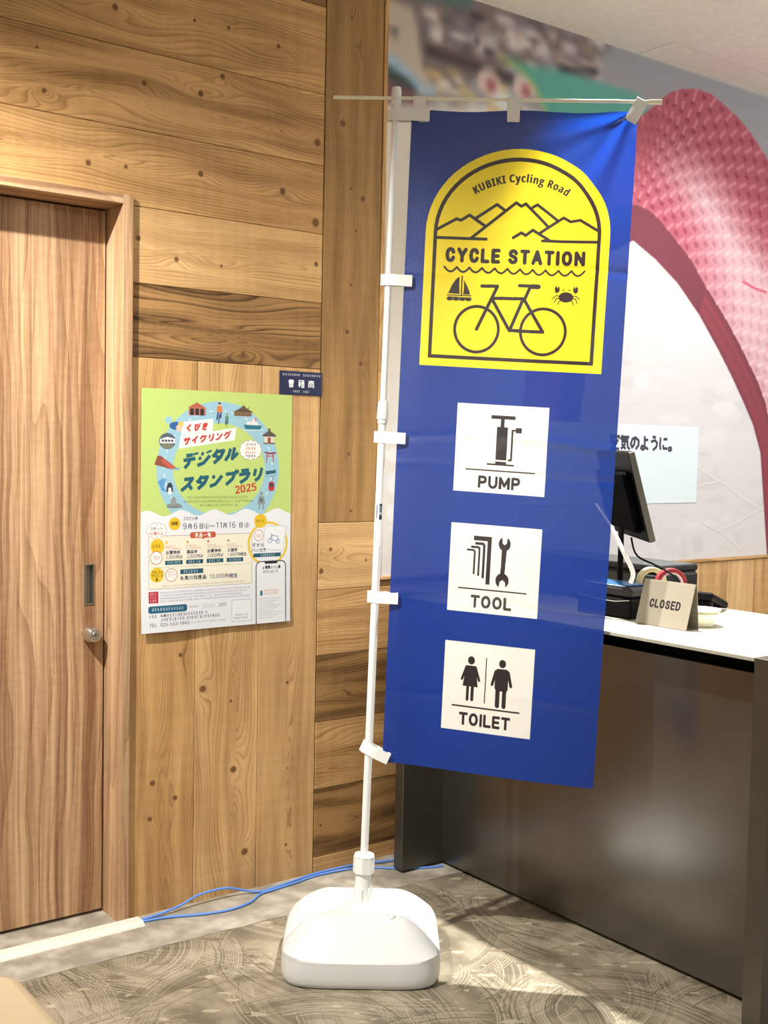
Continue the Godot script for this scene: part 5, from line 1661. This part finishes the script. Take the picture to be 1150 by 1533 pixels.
	pen.fine(194, 343, 136, 6.5, rgb(84, 104, 70), rng)
	# dates
	pen.oval(110, 400, 19, 19, sun)
	pen.jp("期間", 98, 394, 11, 1.6, rgb(110, 80, 20))
	pen.text("2025", 138, 390, 9.5, ink, false, 1.0, 0.0, 37)
	pen.jp("年", 177, 380, 11, 1.3, ink)
	pen.text("9", 137, 417, 18, ink, false)
	pen.jp("月", 153, 401, 16, 2.0, ink)
	pen.text("6", 173, 417, 18, ink, false)
	pen.jp("日", 192, 401, 16, 2.0, ink)
	pen.ring(218, 410, 8, 1.0, ink)
	pen.jp("土", 213, 405, 10, 1.2, ink)
	pen.jp("〜", 229, 401, 17, 2.0, ink)
	pen.text("11", 249, 417, 18, ink, false, 0.95)
	pen.jp("月", 274, 401, 16, 2.0, ink)
	pen.text("16", 293, 417, 18, ink, false, 0.95)
	pen.jp("日", 330, 401, 16, 2.0, ink)
	pen.ring(359, 410, 8, 1.0, ink)
	pen.jp("日", 354, 405, 10, 1.2, ink)
	# prize panel
	pen.rrect(26, 435, 352, 158, 5, rgb(150, 140, 120))
	pen.rrect(27, 436, 350, 156, 5, rgb(250, 244, 224))
	pen.line(V.call("34,529 372,531"), 0.8, rgb(170, 160, 140))
	for i in 10:
		pen.oval(51 + cos(TAU * i / 10.0) * 25, 419 + sin(TAU * i / 10.0) * 16, 8.4, 8.4, rgb(110, 110, 110))
	for i in 10:
		pen.oval(51 + cos(TAU * i / 10.0) * 25, 419 + sin(TAU * i / 10.0) * 16, 7.7, 7.7, rgb(252, 252, 250))
	pen.oval(51, 419, 27, 18, rgb(252, 252, 250))
	pen.jp("スポット", 30, 408, 10, 1.2, rgb(110, 96, 96))
	pen.text("60", 27, 432, 9.5, rgb(214, 110, 96), false)
	pen.jp("個以上", 42, 422, 10, 1.2, rgb(214, 110, 96))
	pen.rrect(162, 427, 88, 18, 7, rgb(206, 92, 66))
	pen.poly(V.call("202,444 212,444 207,450"), rgb(206, 92, 66))
	pen.jp("景品一覧", 178, 430, 12.5, 2.0, rgb(255, 252, 246), 14.5)
	for q in [[54, 466, "賞"], [52, 551, "フ"]]:
		pen.oval(q[0], q[1], 22, 22, sun)
	pen.fine(38, 461, 32, 9, rgb(120, 86, 20), rng)
	pen.jp("フルコン", 34, 538, 9.5, 1.5, rgb(110, 80, 20))
	pen.jp("プリート", 34, 549, 9.5, 1.5, rgb(110, 80, 20))
	pen.jp("賞", 47, 560, 9.5, 1.3, rgb(110, 80, 20))
	pen.oval(50, 500, 20, 20, rgb(180, 76, 70))
	pen.oval(50, 500, 18.4, 18.4, rgb(252, 250, 246))
	pen.text("15", 38, 506, 12, rgb(200, 120, 110), false, 0.8)
	pen.jp("コ", 53, 496, 9, 1.2, rgb(200, 120, 110))
	pen.oval(99, 553, 20, 20, rgb(180, 76, 70))
	pen.oval(99, 553, 18.4, 18.4, rgb(252, 250, 246))
	pen.jp("コンプ", 86, 549, 8.5, 1.1, rgb(206, 130, 120))
	pen.fine(88, 541, 22, 6, rgb(206, 130, 120), rng)
	var what := ["お買物券", "商品券", "お買物券", "入館券"]
	var worth := ["2,000", "2,000", "2,000", "1,800"]
	for i in 4:
		var x := 80.0 + i * 70.0
		pen.oval(x + 4, 456, 3.5, 4, [sun, rgb(206, 160, 90), rgb(200, 110, 90), rgb(150, 150, 90)][i])
		pen.fine(x, 465, 34, 5, rgb(206, 120, 100), rng)
		pen.fine(x, 472, 52, 5, rgb(206, 120, 100), rng)
		pen.jp(what[i], x + 1, 480, 11.5, 1.7, ink)
		pen.text(worth[i], x + 1, 504.5, 10, ink, false, 1.0, 0.0, 31)
		pen.jp("円分" if i < 3 else "円相当", x + 34, 494, 11.5, 1.5, ink, 11.5)
		pen.rect(x - 1, 510, 58, 12, rgb(24, 84, 106))
		pen.fine(x + 7, 512.5, 44, 7, rgb(226, 238, 242), rng)
	pen.rect(129, 538, 78, 14, rgb(24, 84, 106))
	pen.fine(140, 541, 54, 8, rgb(230, 240, 244), rng)
	pen.jp("糸魚川特産品", 128, 557, 14, 1.9, ink, 15.2)
	pen.text("10,000", 228, 570, 12, ink, false, 1.0, 0.0, 52)
	pen.jp("円相当", 282, 558, 14, 1.8, ink, 15)
	pen.fine(66, 583, 290, 4, rgb(150, 140, 130), rng)
	# token gift
	for i in 60:
		var a := TAU * i / 60.0
		pen.oval(436 + cos(a) * 70, 470 + sin(a) * 66, 4.5, 4.5, rgb(242, 204, 60), 10)
	pen.oval(408, 398, 23, 22, sun)
	pen.fine(392, 394, 32, 8, rgb(110, 80, 20), rng)
	pen.poly(V.call("423,416 427,413 503,414 507,418 494,492 490,496 421,488 418,484"), rgb(214, 220, 226))
	pen.poly(V.call("425,417 503,417 491,492 421,486"), rgb(248, 250, 252))
	pen.ring(443, 461, 7, 1.6, rgb(70, 110, 180))
	pen.ring(473, 464, 7, 1.6, rgb(70, 110, 180))
	pen.line(V.call("443,461 450,444 472,448 473,464 452,460 450,444"), 1.8, rgb(70, 110, 180))
	pen.line(V.call("446,440 452,442"), 1.8, rgb(70, 110, 180))
	pen.oval(402, 443, 17, 18, rgb(190, 80, 74))
	pen.oval(402, 443, 15.5, 16.5, rgb(252, 250, 248))
	pen.text("5", 394, 449, 10, rgb(200, 110, 100), false)
	pen.jp("コ", 401, 440, 9, 1.1, rgb(200, 110, 100))
	pen.jp("タオル", 379, 467, 13, 1.7, ink, 15)
	pen.jp("ハンカチ", 377, 483, 13, 1.7, ink, 13.5)
	pen.rect(383, 500, 101, 12, rgb(24, 84, 106))
	pen.fine(410, 502.5, 50, 7, rgb(226, 238, 242), rng)
	# telephone outline
	pen.poly(V.call("392,722 392,540 397,529 406,525 490,525 499,529 504,540 505,722"), rgb(40, 46, 70))
	pen.poly(V.call("395,722 395,541 399,532 407,528 489,528 497,532 501,541 502,722"), rgb(246, 248, 250))
	pen.rrect(424, 525, 48, 9, 4, rgb(30, 34, 54))
	pen.jp("まずはアプリを", 416, 543, 9, 1.2, ink)
	pen.jp("ダウンロード", 418, 555, 9, 1.2, ink)
	pen.rrect(408, 618, 9, 16, 2, rgb(60, 120, 140))
	pen.fine(422, 616, 60, 6, rgb(216, 120, 110), rng)
	pen.fine(422, 625, 52, 6, rgb(216, 120, 110), rng)
	for i in 9:
		pen.fine(402, 642 + i * 7.5, 86 - (i % 3) * 16, 4, rgb(160, 164, 172), rng)
	# small print at the foot
	pen.rect(25, 600, 31, 34, rgb(190, 40, 62))
	for i in 3:
		pen.fine(29, 604 + i * 10, 24, 7, rgb(250, 240, 240), rng)
	for i in 4:
		pen.fine(62, 602 + i * 8.5, 312 - (i % 3) * 14, 5, rgb(130, 134, 148), rng)
	pen.rrect(23, 643, 128, 21, 7, rgb(26, 96, 130))
	pen.fine(34, 649, 108, 8.5, rgb(240, 246, 250), rng)
	pen.fine(156, 650, 40, 5, rgb(120, 124, 136), rng)
	pen.rrect(202, 647, 60, 11, 2, rgb(190, 196, 202))
	pen.rrect(203, 648, 58, 9, 2, rgb(250, 250, 252))
	pen.fine(208, 650, 44, 5, rgb(150, 154, 162), rng)
	pen.rect(262, 647, 26, 11, rgb(206, 210, 216))
	pen.fine(26, 669, 30, 8, ink, rng)
	pen.jp("糸魚川", 62, 668, 9, 1.2, ink)
	pen.fine(92, 668, 130, 8.5, ink, rng)
	pen.jp("上", 62, 680, 9, 1.2, ink)
	pen.fine(72, 680, 194, 8.5, ink, rng)
	pen.text("TEL", 26, 704, 9.5, ink, false, 1.0, 0.0, 23)
	pen.text("025-553-1843", 61, 704, 9.5, ink, false, 1.0, 0.0, 96)
	pen.fine(164, 697, 122, 5, rgb(150, 154, 166), rng)
	pen.rrect(306, 641, 71, 68, 5, rgb(150, 160, 170))
	pen.rrect(307, 642, 69, 66, 5, rgb(246, 248, 250))
	pen.fine(318, 686, 46, 5, rgb(120, 124, 136), rng)
	pen.fine(314, 695, 54, 6, rgb(120, 124, 136), rng)
	return pen.done(true)

func build_poster() -> void:
	var t := node("event_poster", Vector3(1.735, 1.215, WZ))
	tag(t, "green and white cycling stamp rally poster on the upright planks", "poster")
	var m := StandardMaterial3D.new()
	m.albedo_texture = poster_texture()
	m.albedo_color = Color(0.9, 0.9, 0.9)
	m.roughness = 0.4
	m.texture_repeat = false
	var s := Soup.new()
	var front := []
	var back := []
	for j in 19:
		var rf := []
		var rb := []
		for i in 13:
			var u := i / 12.0
			var v := j / 18.0
			var z := 0.0022 + 0.012 * pow(maxf(0.0, v - 0.55) / 0.45, 2.0) * (1.0 - 0.55 * u) + 0.0015 * sin(u * 9.0) * v
			var q := Vector3((u - 0.5) * 0.519, (0.5 - v) * 0.722, z)
			rf.append(q)
			rb.append(q + Vector3(0, 0, -0.0005))
		front.append(rf)
		back.append(rb)
	for j in 18:
		for i in 12:
			var u0 := i / 12.0
			var u1 := (i + 1) / 12.0
			var v0 := j / 18.0
			var v1 := (j + 1) / 18.0
			s.quad(front[j + 1][i], front[j + 1][i + 1], front[j][i + 1], front[j][i], Vector2(u0, v1), Vector2(u1, v1), Vector2(u1, v0), Vector2(u0, v0))
			s.quad(back[j][i], back[j][i + 1], back[j + 1][i + 1], back[j + 1][i], Vector2(0.03, 0.95), Vector2(0.03, 0.95), Vector2(0.03, 0.95), Vector2(0.03, 0.95))
	put("printed_sheet", s.mesh(60), m, t)

func build_plate() -> void:
	var pen := Pen.new(640, 300, Transform2D(Vector2(4, 0), Vector2(0, 4), Vector2.ZERO), rgb(22, 34, 74))
	pen.glyphs = GLYPHS
	var rng := RandomNumberGenerator.new()
	rng.seed = 8
	var wh := rgb(240, 242, 246)
	pen.fine(9, 8, 68, 6.5, wh, rng)
	pen.fine(86, 8, 66, 6.5, wh, rng)
	pen.jp("書籍商", 30, 26, 25, 3.1, wh, 38)
	pen.fine(50, 60, 28, 6.5, wh, rng)
	pen.fine(85, 60, 28, 6.5, wh, rng)
	var m := StandardMaterial3D.new()
	m.albedo_texture = pen.done(true)
	m.roughness = 0.3
	m.texture_repeat = false
	var s := Soup.new()
	s.box(Vector3(-0.08, -0.0375, 0.0), Vector3(0.08, 0.0375, 0.0035), 0.0008)
	s.map_uv(Vector3(1.0 / 0.16, 0, 0), Vector3(0, -1.0 / 0.075, 0), Vector2(0.5, 0.5))
	tag(put("license_plate_sign", s.mesh(20), m, self, Transform3D(Basis.IDENTITY, Vector3(2.026, 1.615, WZ + 0.0002))), "small navy plate with white Japanese lettering above the poster corner", "sign")

# =====================================================================================
# things on the worktop
# =====================================================================================
func build_counter_things() -> void:
	# folded metal sign
	var sg := node("closed_sign", Vector3(2.55, TOP, -2.072))
	tag(sg, "small folded grey metal sign reading CLOSED on the worktop", "sign")
	var sm := paint(rgb(150, 142, 126), 0.42, 0.35)
	var sp := Pen.new(704, 512, Transform2D(Vector2(4, 0), Vector2(0, 4), Vector2.ZERO), rgb(150, 142, 126))
	sp.glyphs = CAPS
	sp.caps("CLOSED", 35, 52, 24.5, 5.0, 107, rgb(24, 22, 24))
	var fm := sm.duplicate()
	fm.albedo_color = Color.WHITE
	fm.albedo_texture = sp.done(true)
	fm.texture_repeat = false
	var s := Soup.new()
	s.strip([Vector3(-0.025, 0.001, 0), Vector3(0.010, 0.124, 0)], Vector3(0, 0, 0.176), 0.002)
	s.map_uv(Vector3(0, 0, 1.0 / 0.176), Vector3(0, -1.0 / 0.124, 0), Vector2(0.5, 1.0))
	put("front_plate", s.mesh(20), fm, sg)
	s = Soup.new()
	s.strip([Vector3(0.0105, 0.124, 0), Vector3(0.016, 0.120, 0), Vector3(0.028, 0.0015, 0)], Vector3(0, 0, 0.176), 0.002)
	s.strip([Vector3(0.028, 0.0012, 0), Vector3(-0.022, 0.0012, 0)], Vector3(0, 0, 0.176), 0.0016)
	put("rear_plate", s.mesh(20), sm, sg)
	# black receipt printer with a blue-topped lid
	var pr := node("receipt_printer", Vector3(2.615, TOP, -2.31))
	tag(pr, "small black receipt printer with a blue lid between the flag and the CLOSED sign", "printer")
	put("body", box_mesh(Vector3(-0.060, 0.0, -0.105), Vector3(0.060, 0.058, 0.105), 0.005, 30), black_plastic, pr)
	put("upper_cover", box_mesh(Vector3(-0.054, 0.0585, -0.100), Vector3(0.060, 0.090, 0.100), 0.008, 30), paint(rgb(26, 26, 29), 0.28), pr)
	put("lid", box_mesh(Vector3(-0.034, 0.0905, -0.092), Vector3(0.050, 0.095, 0.072), 0.0015, 30), paint(rgb(24, 80, 132), 0.25), pr)
	put("paper_slot", box_mesh(Vector3(-0.046, 0.0905, -0.080), Vector3(-0.037, 0.0925, 0.066), 0.0005), paint(rgb(150, 186, 226), 0.4), pr)
	put("label_sticker", box_mesh(Vector3(0.0, 0.066, 0.100), Vector3(0.035, 0.082, 0.1007)), paint(rgb(226, 226, 226), 0.5), pr)
	var trm := Soup.new()
	trm.tube([Vector3(-0.061, 0.056, -0.10), Vector3(-0.062, 0.048, -0.02), Vector3(-0.062, 0.048, 0.05), Vector3(-0.061, 0.056, 0.10)], 0.0016, 8)
	put("front_trim", trm.mesh(40), paint(rgb(150, 150, 150), 0.3, 0.7), pr)
	# monitor seen almost edge on
	var mon := node("monitor", Vector3(2.72, TOP, -2.35))
	tag(mon, "black flat monitor tilted back on a stand behind the flag", "monitor")
	var a := Vector3(2.594, 1.160, -2.165)
	var wd := Vector3(0.244, 0.003, -0.339).normalized()
	var up := Vector3(-0.048, 0.256, -0.053)
	up = (up - wd * up.dot(wd)).normalized()
	var out := wd.cross(up).normalized()          # away from the staff side
	if out.x > 0.0:
		out = -out
	var mb := Basis(wd, up, wd.cross(up).normalized())
	var mt := Transform3D(mb, a - mon.position)
	var side := 1.0 if mb.z.dot(out) > 0.0 else -1.0
	s = Soup.new()
	s.box(Vector3(0.0, 0.0, -0.010), Vector3(0.44, 0.266, 0.010), 0.003)
	put("screen_case", s.moved(mt).mesh(30), black_plastic, mon)
	s = Soup.new()
	s.box(Vector3(0.03, 0.03, minf(side * 0.0101, side * 0.034)), Vector3(0.41, 0.21, maxf(side * 0.0101, side * 0.034)), 0.010)
	var back_m := paint(rgb(6, 6, 7), 0.8)
	back_m.metallic_specular = 0.1
	put("rear_bulge", s.moved(mt).mesh(30), back_m, mon)
	s = Soup.new()
	s.box(Vector3(-0.0016, 0.002, -0.0085), Vector3(0.0, 0.264, 0.0085), 0.0005)
	put("edge_strip", s.moved(mt).mesh(30), paint(rgb(96, 94, 84), 0.4), mon)
	s = Soup.new()
	s.box(Vector3(0.010, 0.012, -side * 0.0108 - 0.0004), Vector3(0.43, 0.256, -side * 0.0108 + 0.0004), 0.0)
	var scr := paint(rgb(10, 12, 16), 0.12)
	put("screen", s.moved(mt).mesh(30), scr, mon)
	var c0 := mt * Vector3(0.20, 0.07, side * 0.03)
	var fx := 2.733 - mon.position.x
	var fz := -2.405 - mon.position.z
	s = Soup.new()
	s.tube(smooth_path([Vector3(fx, 0.004, fz), Vector3(fx, 0.10, fz), Vector3(fx, 0.20, fz), c0 + Vector3(0, 0.04, 0)], 5), 0.009, 14)
	put("neck", s.mesh(40), black_plastic, mon)
	s = Soup.new()
	s.lathe([Vector2(0.0, 0.0), Vector2(0.043, 0.0), Vector2(0.045, 0.003), Vector2(0.043, 0.008), Vector2(0.018, 0.014), Vector2(0.0, 0.014)], 36)
	put("foot", s.moved(Transform3D(Basis.IDENTITY, Vector3(fx, 0.0, fz))).mesh(35), black_plastic, mon)
	# cables
	s = Soup.new()
	s.tube(smooth_path([Vector3(2.530, 1.262, -2.330), Vector3(2.540, 1.19, -2.27), Vector3(2.552, 1.115, -2.225), Vector3(2.566, 1.070, -2.21), Vector3(2.562, 1.040, -2.215)]), 0.0065, 12)
	tag(put("white_cable", s.mesh(50), paint(rgb(236, 236, 234), 0.4)), "thick white cable running down beside the monitor to the receipt printer", "cable")
	s = Soup.new()
	s.tube(smooth_path([Vector3(2.600, 1.168, -2.25), Vector3(2.612, 1.115, -2.235), Vector3(2.64, 1.085, -2.17), Vector3(2.655, 1.05, -2.115), Vector3(2.662, 1.00, -2.118), Vector3(2.672, 0.955, -2.120), Vector3(2.70, 0.9385, -2.128), Vector3(2.78, 0.9385, -2.132)]), 0.0028, 10)
	tag(put("black_cable", s.mesh(50), black_plastic), "thin black cable curving down from the monitor to the worktop", "cable")
	# big black printer at the back of the worktop
	var bp := node("office_printer", Vector3(2.89, TOP, -2.60))
	tag(bp, "wide black printer at the back of the worktop under the mural ledge", "printer")
	put("body", box_mesh(Vector3(-0.10, 0.0, -0.29), Vector3(0.10, 0.112, 0.295), 0.010, 30), noise_material(rgb(16, 16, 17), rgb(26, 26, 28), 0.2, 8.0, 0.5, 60), bp)
	put("top_lid", box_mesh(Vector3(-0.098, 0.1125, -0.288), Vector3(0.098, 0.134, 0.293), 0.007, 30), paint(rgb(24, 25, 27), 0.18), bp)
	put("front_seam", box_mesh(Vector3(-0.1005, 0.050, -0.26), Vector3(-0.0995, 0.053, 0.27)), paint(rgb(70, 70, 72), 0.3), bp)
	# black tape dispenser carrying two rolls
	var td := node("tape_dispenser", Vector3(2.725, TOP, -2.235))
	tag(td, "low black tape dispenser under the two tape rolls", "tape dispenser")
	s = Soup.new()
	s.prism(PackedVector2Array([Vector2(-0.098, 0.0), Vector2(0.075, 0.0), Vector2(0.080, 0.03), Vector2(0.074, 0.05), Vector2(-0.086, 0.05), Vector2(-0.098, 0.04)]), -0.034, 0.034)
	put("body", s.moved(Transform3D(Basis(Vector3(0, 0, 1), Vector3.UP, Vector3(-1, 0, 0)), Vector3.ZERO)).mesh(25), black_plastic, td)
	put("cutter", box_mesh(Vector3(-0.030, 0.05, 0.062), Vector3(0.030, 0.060, 0.066), 0.0008), paint(rgb(170, 170, 170), 0.3, 0.9), td)
	# tape rolls on edge
	var rolls := [[Vector3(2.728, TOP + 0.05, -2.278), 0.044, 0.033, rgb(222, 210, 160), rgb(236, 226, 180), "cream", -0.55], [Vector3(2.722, TOP + 0.05, -2.200), 0.046, 0.034, rgb(140, 30, 44), rgb(224, 206, 204), "red", -0.6]]
	for q in rolls:
		var t := node("tape_roll", q[0])
		tag(t, "roll of %s packing tape standing on the black tape dispenser behind the CLOSED sign" % q[5], "tape roll")
		var turn := Transform3D(Basis(Vector3.UP, q[6]) * Basis(Vector3.RIGHT, PI / 2), Vector3(0, q[1], 0))
		s = Soup.new()
		s.lathe([Vector2(q[2], -0.012), Vector2(q[1] - 0.001, -0.012), Vector2(q[1], -0.011), Vector2(q[1], 0.011), Vector2(q[1] - 0.001, 0.012), Vector2(q[2], 0.012)], 48)
		put("tape", s.moved(turn).mesh(35), paint(q[3], 0.3), t)
		s = Soup.new()
		s.lathe([Vector2(q[2] - 0.003, -0.0125), Vector2(q[2], -0.0125), Vector2(q[2], 0.0125), Vector2(q[2] - 0.003, 0.0125), Vector2(q[2] - 0.003, -0.0125)], 48)
		put("core", s.moved(turn).mesh(35), paint(q[4], 0.7), t)
	# foam bowls, one in the other
	for i in 2:
		var b := node("foam_bowl", Vector3(2.648, TOP + i * 0.009, -2.040))
		tag(b, ["lower cream foam bowl of the nested pair beside the CLOSED sign", "upper cream foam bowl nested in the other beside the CLOSED sign"][i], "bowl")
		s = Soup.new()
		s.lathe([Vector2(0.0, 0.0), Vector2(0.038, 0.0), Vector2(0.041, 0.002), Vector2(0.055, 0.034), Vector2(0.061, 0.036), Vector2(0.061, 0.038), Vector2(0.053, 0.0375), Vector2(0.0385, 0.005), Vector2(0.0, 0.004)], 48)
		put("bowl", s.mesh(30), paint(rgb(240, 238, 216), 0.5), b)
	# card terminal lying tilted
	var te := node("card_terminal", Vector3(2.93, TOP, -2.215))
	tag(te, "black card payment terminal lying tilted near the worktop's rear edge", "card terminal")
	var tt := Transform3D(Basis(Vector3.UP, 0.35) * Basis(Vector3.BACK, -0.26), Vector3(-0.01, 0.034, 0))
	s = Soup.new()
	s.box(Vector3(-0.085, -0.011, -0.038), Vector3(0.085, 0.011, 0.038), 0.005)
	put("case", s.moved(tt).mesh(30), black_plastic, te)
	s = Soup.new()
	s.box(Vector3(-0.078, 0.0112, -0.030), Vector3(-0.012, 0.0122, 0.030), 0.0003)
	put("display", s.moved(tt).mesh(30), paint(rgb(44, 58, 66), 0.1), te)
	for i in 4:
		for j in 3:
			s = Soup.new()
			s.box(Vector3(0.004 + i * 0.018, 0.011, -0.027 + j * 0.019), Vector3(0.018 + i * 0.018, 0.0135, -0.012 + j * 0.019), 0.001)
			put("key", s.moved(tt).mesh(30), paint(rgb(60, 60, 62), 0.5), te)
	s = Soup.new()
	s.box(Vector3(-0.085, 0.0, -0.03), Vector3(-0.05, 0.042, 0.03), 0.004)
	put("rest", s.moved(Transform3D(Basis(Vector3.UP, 0.35), Vector3(-0.005, 0, 0))).mesh(30), black_plastic, te)

# =====================================================================================
# things on the floor
# =====================================================================================
func build_floor_things() -> void:
	# cable cover along the wall
	var s := Soup.new()
	s.prism(PackedVector2Array([Vector2(-3.128, 0.0), Vector2(-3.062, 0.0), Vector2(-3.064, 0.004), Vector2(-3.078, 0.0125), Vector2(-3.112, 0.0125), Vector2(-3.126, 0.004)]), X0 + 0.02, 1.464)
	s.moved(Transform3D(Basis(Vector3(0, 0, 1), Vector3(0, 1, 0), Vector3(1, 0, 0)), Vector3(0, 0.0026, 0)))
	for i in range(0, s.p.size(), 3):
		var b := s.p[i + 1]
		s.p[i + 1] = s.p[i + 2]
		s.p[i + 2] = b
	tag(put("cable_cover", s.mesh(20), paint(rgb(212, 211, 199), 0.5)), "long flat white plastic cable cover on the floor before the door", "cable cover")
	# blue network cables
	var blue := paint(rgb(96, 142, 222), 0.4)
	var runs := [
		["upper looping blue network cable rising against the wall from the white cover", [Vector3(1.46, 0.008, -3.098), Vector3(1.52, 0.010, -3.10), Vector3(1.60, 0.018, -3.108), Vector3(1.67, 0.036, -3.112), Vector3(1.76, 0.036, -3.112), Vector3(1.83, 0.014, -3.108), Vector3(1.875, 0.007, -3.092), Vector3(1.95, 0.007, -3.10), Vector3(2.08, 0.008, -3.120), Vector3(2.18, 0.010, -3.118), Vector3(2.27, 0.010, -3.108), Vector3(2.40, 0.010, -3.072), Vector3(2.58, 0.008, -3.06)]],
		["lower blue network cable lying flat on the cement strip", [Vector3(1.46, 0.007, -3.088), Vector3(1.54, 0.007, -3.075), Vector3(1.64, 0.007, -3.036), Vector3(1.72, 0.007, -3.020), Vector3(1.80, 0.007, -3.034), Vector3(1.862, 0.007, -3.074), Vector3(1.915, 0.007, -3.082), Vector3(2.0, 0.007, -3.092), Vector3(2.105, 0.007, -3.108), Vector3(2.24, 0.007, -3.090), Vector3(2.335, 0.007, -3.03), Vector3(2.345, 0.0065, -3.02), Vector3(2.40, 0.0063, -2.985), Vector3(2.46, 0.0065, -2.956), Vector3(2.50, 0.0066, -2.945)]],
	]
	for r in runs:
		s = Soup.new()
		s.tube(smooth_path(r[1], 7), 0.0037, 10)
		tag(put("network_cable", s.mesh(60), blue), r[0], "cable")
	# upholstered seat, only its far corner shows
	var bn := node("padded_bench", Vector3(0.3, 0, -1.6))
	tag(bn, "beige padded bench seat with rounded corners before the door", "bench")
	var fabric := noise_material(rgb(158, 140, 111), rgb(170, 152, 122), 0.25, 6.0, 0.85, 71)
	var x0 := -0.9
	var x1 := 0.45
	var z0 := -0.535
	var z1 := 0.25
	var r := 0.07
	var outline := func(grow: float) -> PackedVector2Array:
		var q := PackedVector2Array()
		for e in [[x1 - r, z1 - r, 0.0], [x0 + r, z1 - r, PI / 2], [x0 + r, z0 + r, PI], [x1 - r, z0 + r, PI * 1.5]]:
			for i in 9:
				var a: float = e[2] + PI / 2 * i / 8.0
				q.append(Vector2(e[0] + cos(a) * (r + grow), e[1] + sin(a) * (r + grow)))
		return q
	s = Soup.new()
	var lay := [[-0.004, 0.24], [0.0, 0.25], [0.0, 0.385], [-0.004, 0.402], [-0.014, 0.414], [-0.03, 0.42]]
	for i in lay.size() - 1:
		var q0: PackedVector2Array = outline.call(lay[i][0])
		var q1: PackedVector2Array = outline.call(lay[i + 1][0])
		for k in q0.size():
			var k2 := (k + 1) % q0.size()
			s.quad(Vector3(q0[k2].x, lay[i][1], q0[k2].y), Vector3(q0[k].x, lay[i][1], q0[k].y), Vector3(q1[k].x, lay[i + 1][1], q1[k].y), Vector3(q1[k2].x, lay[i + 1][1], q1[k2].y))
	var top := []
	var bot := []
	for e in outline.call(-0.03):
		top.append(Vector3(e.x, 0.42, e.y))
	for e in outline.call(-0.004):
		bot.append(Vector3(e.x, 0.24, e.y))
	s.face(top, Vector3.UP)
	s.face(bot, Vector3.DOWN)
	put("seat_pad", s.mesh(50), fabric, bn)
	put("bench_box", box_mesh(Vector3(x0 + 0.02, 0.04, z0 + 0.02), Vector3(x1 - 0.02, 0.24, z1 - 0.02), 0.01), fabric, bn)
	for e in [[x0 + 0.06, z0 + 0.06], [x1 - 0.06, z0 + 0.06], [x0 + 0.06, z1 - 0.06], [x1 - 0.06, z1 - 0.06]]:
		put("leg", box_mesh(Vector3(e[0] - 0.02, 0.0, e[1] - 0.02), Vector3(e[0] + 0.02, 0.04, e[1] + 0.02), 0.002), paint(rgb(40, 36, 32), 0.5), bn)
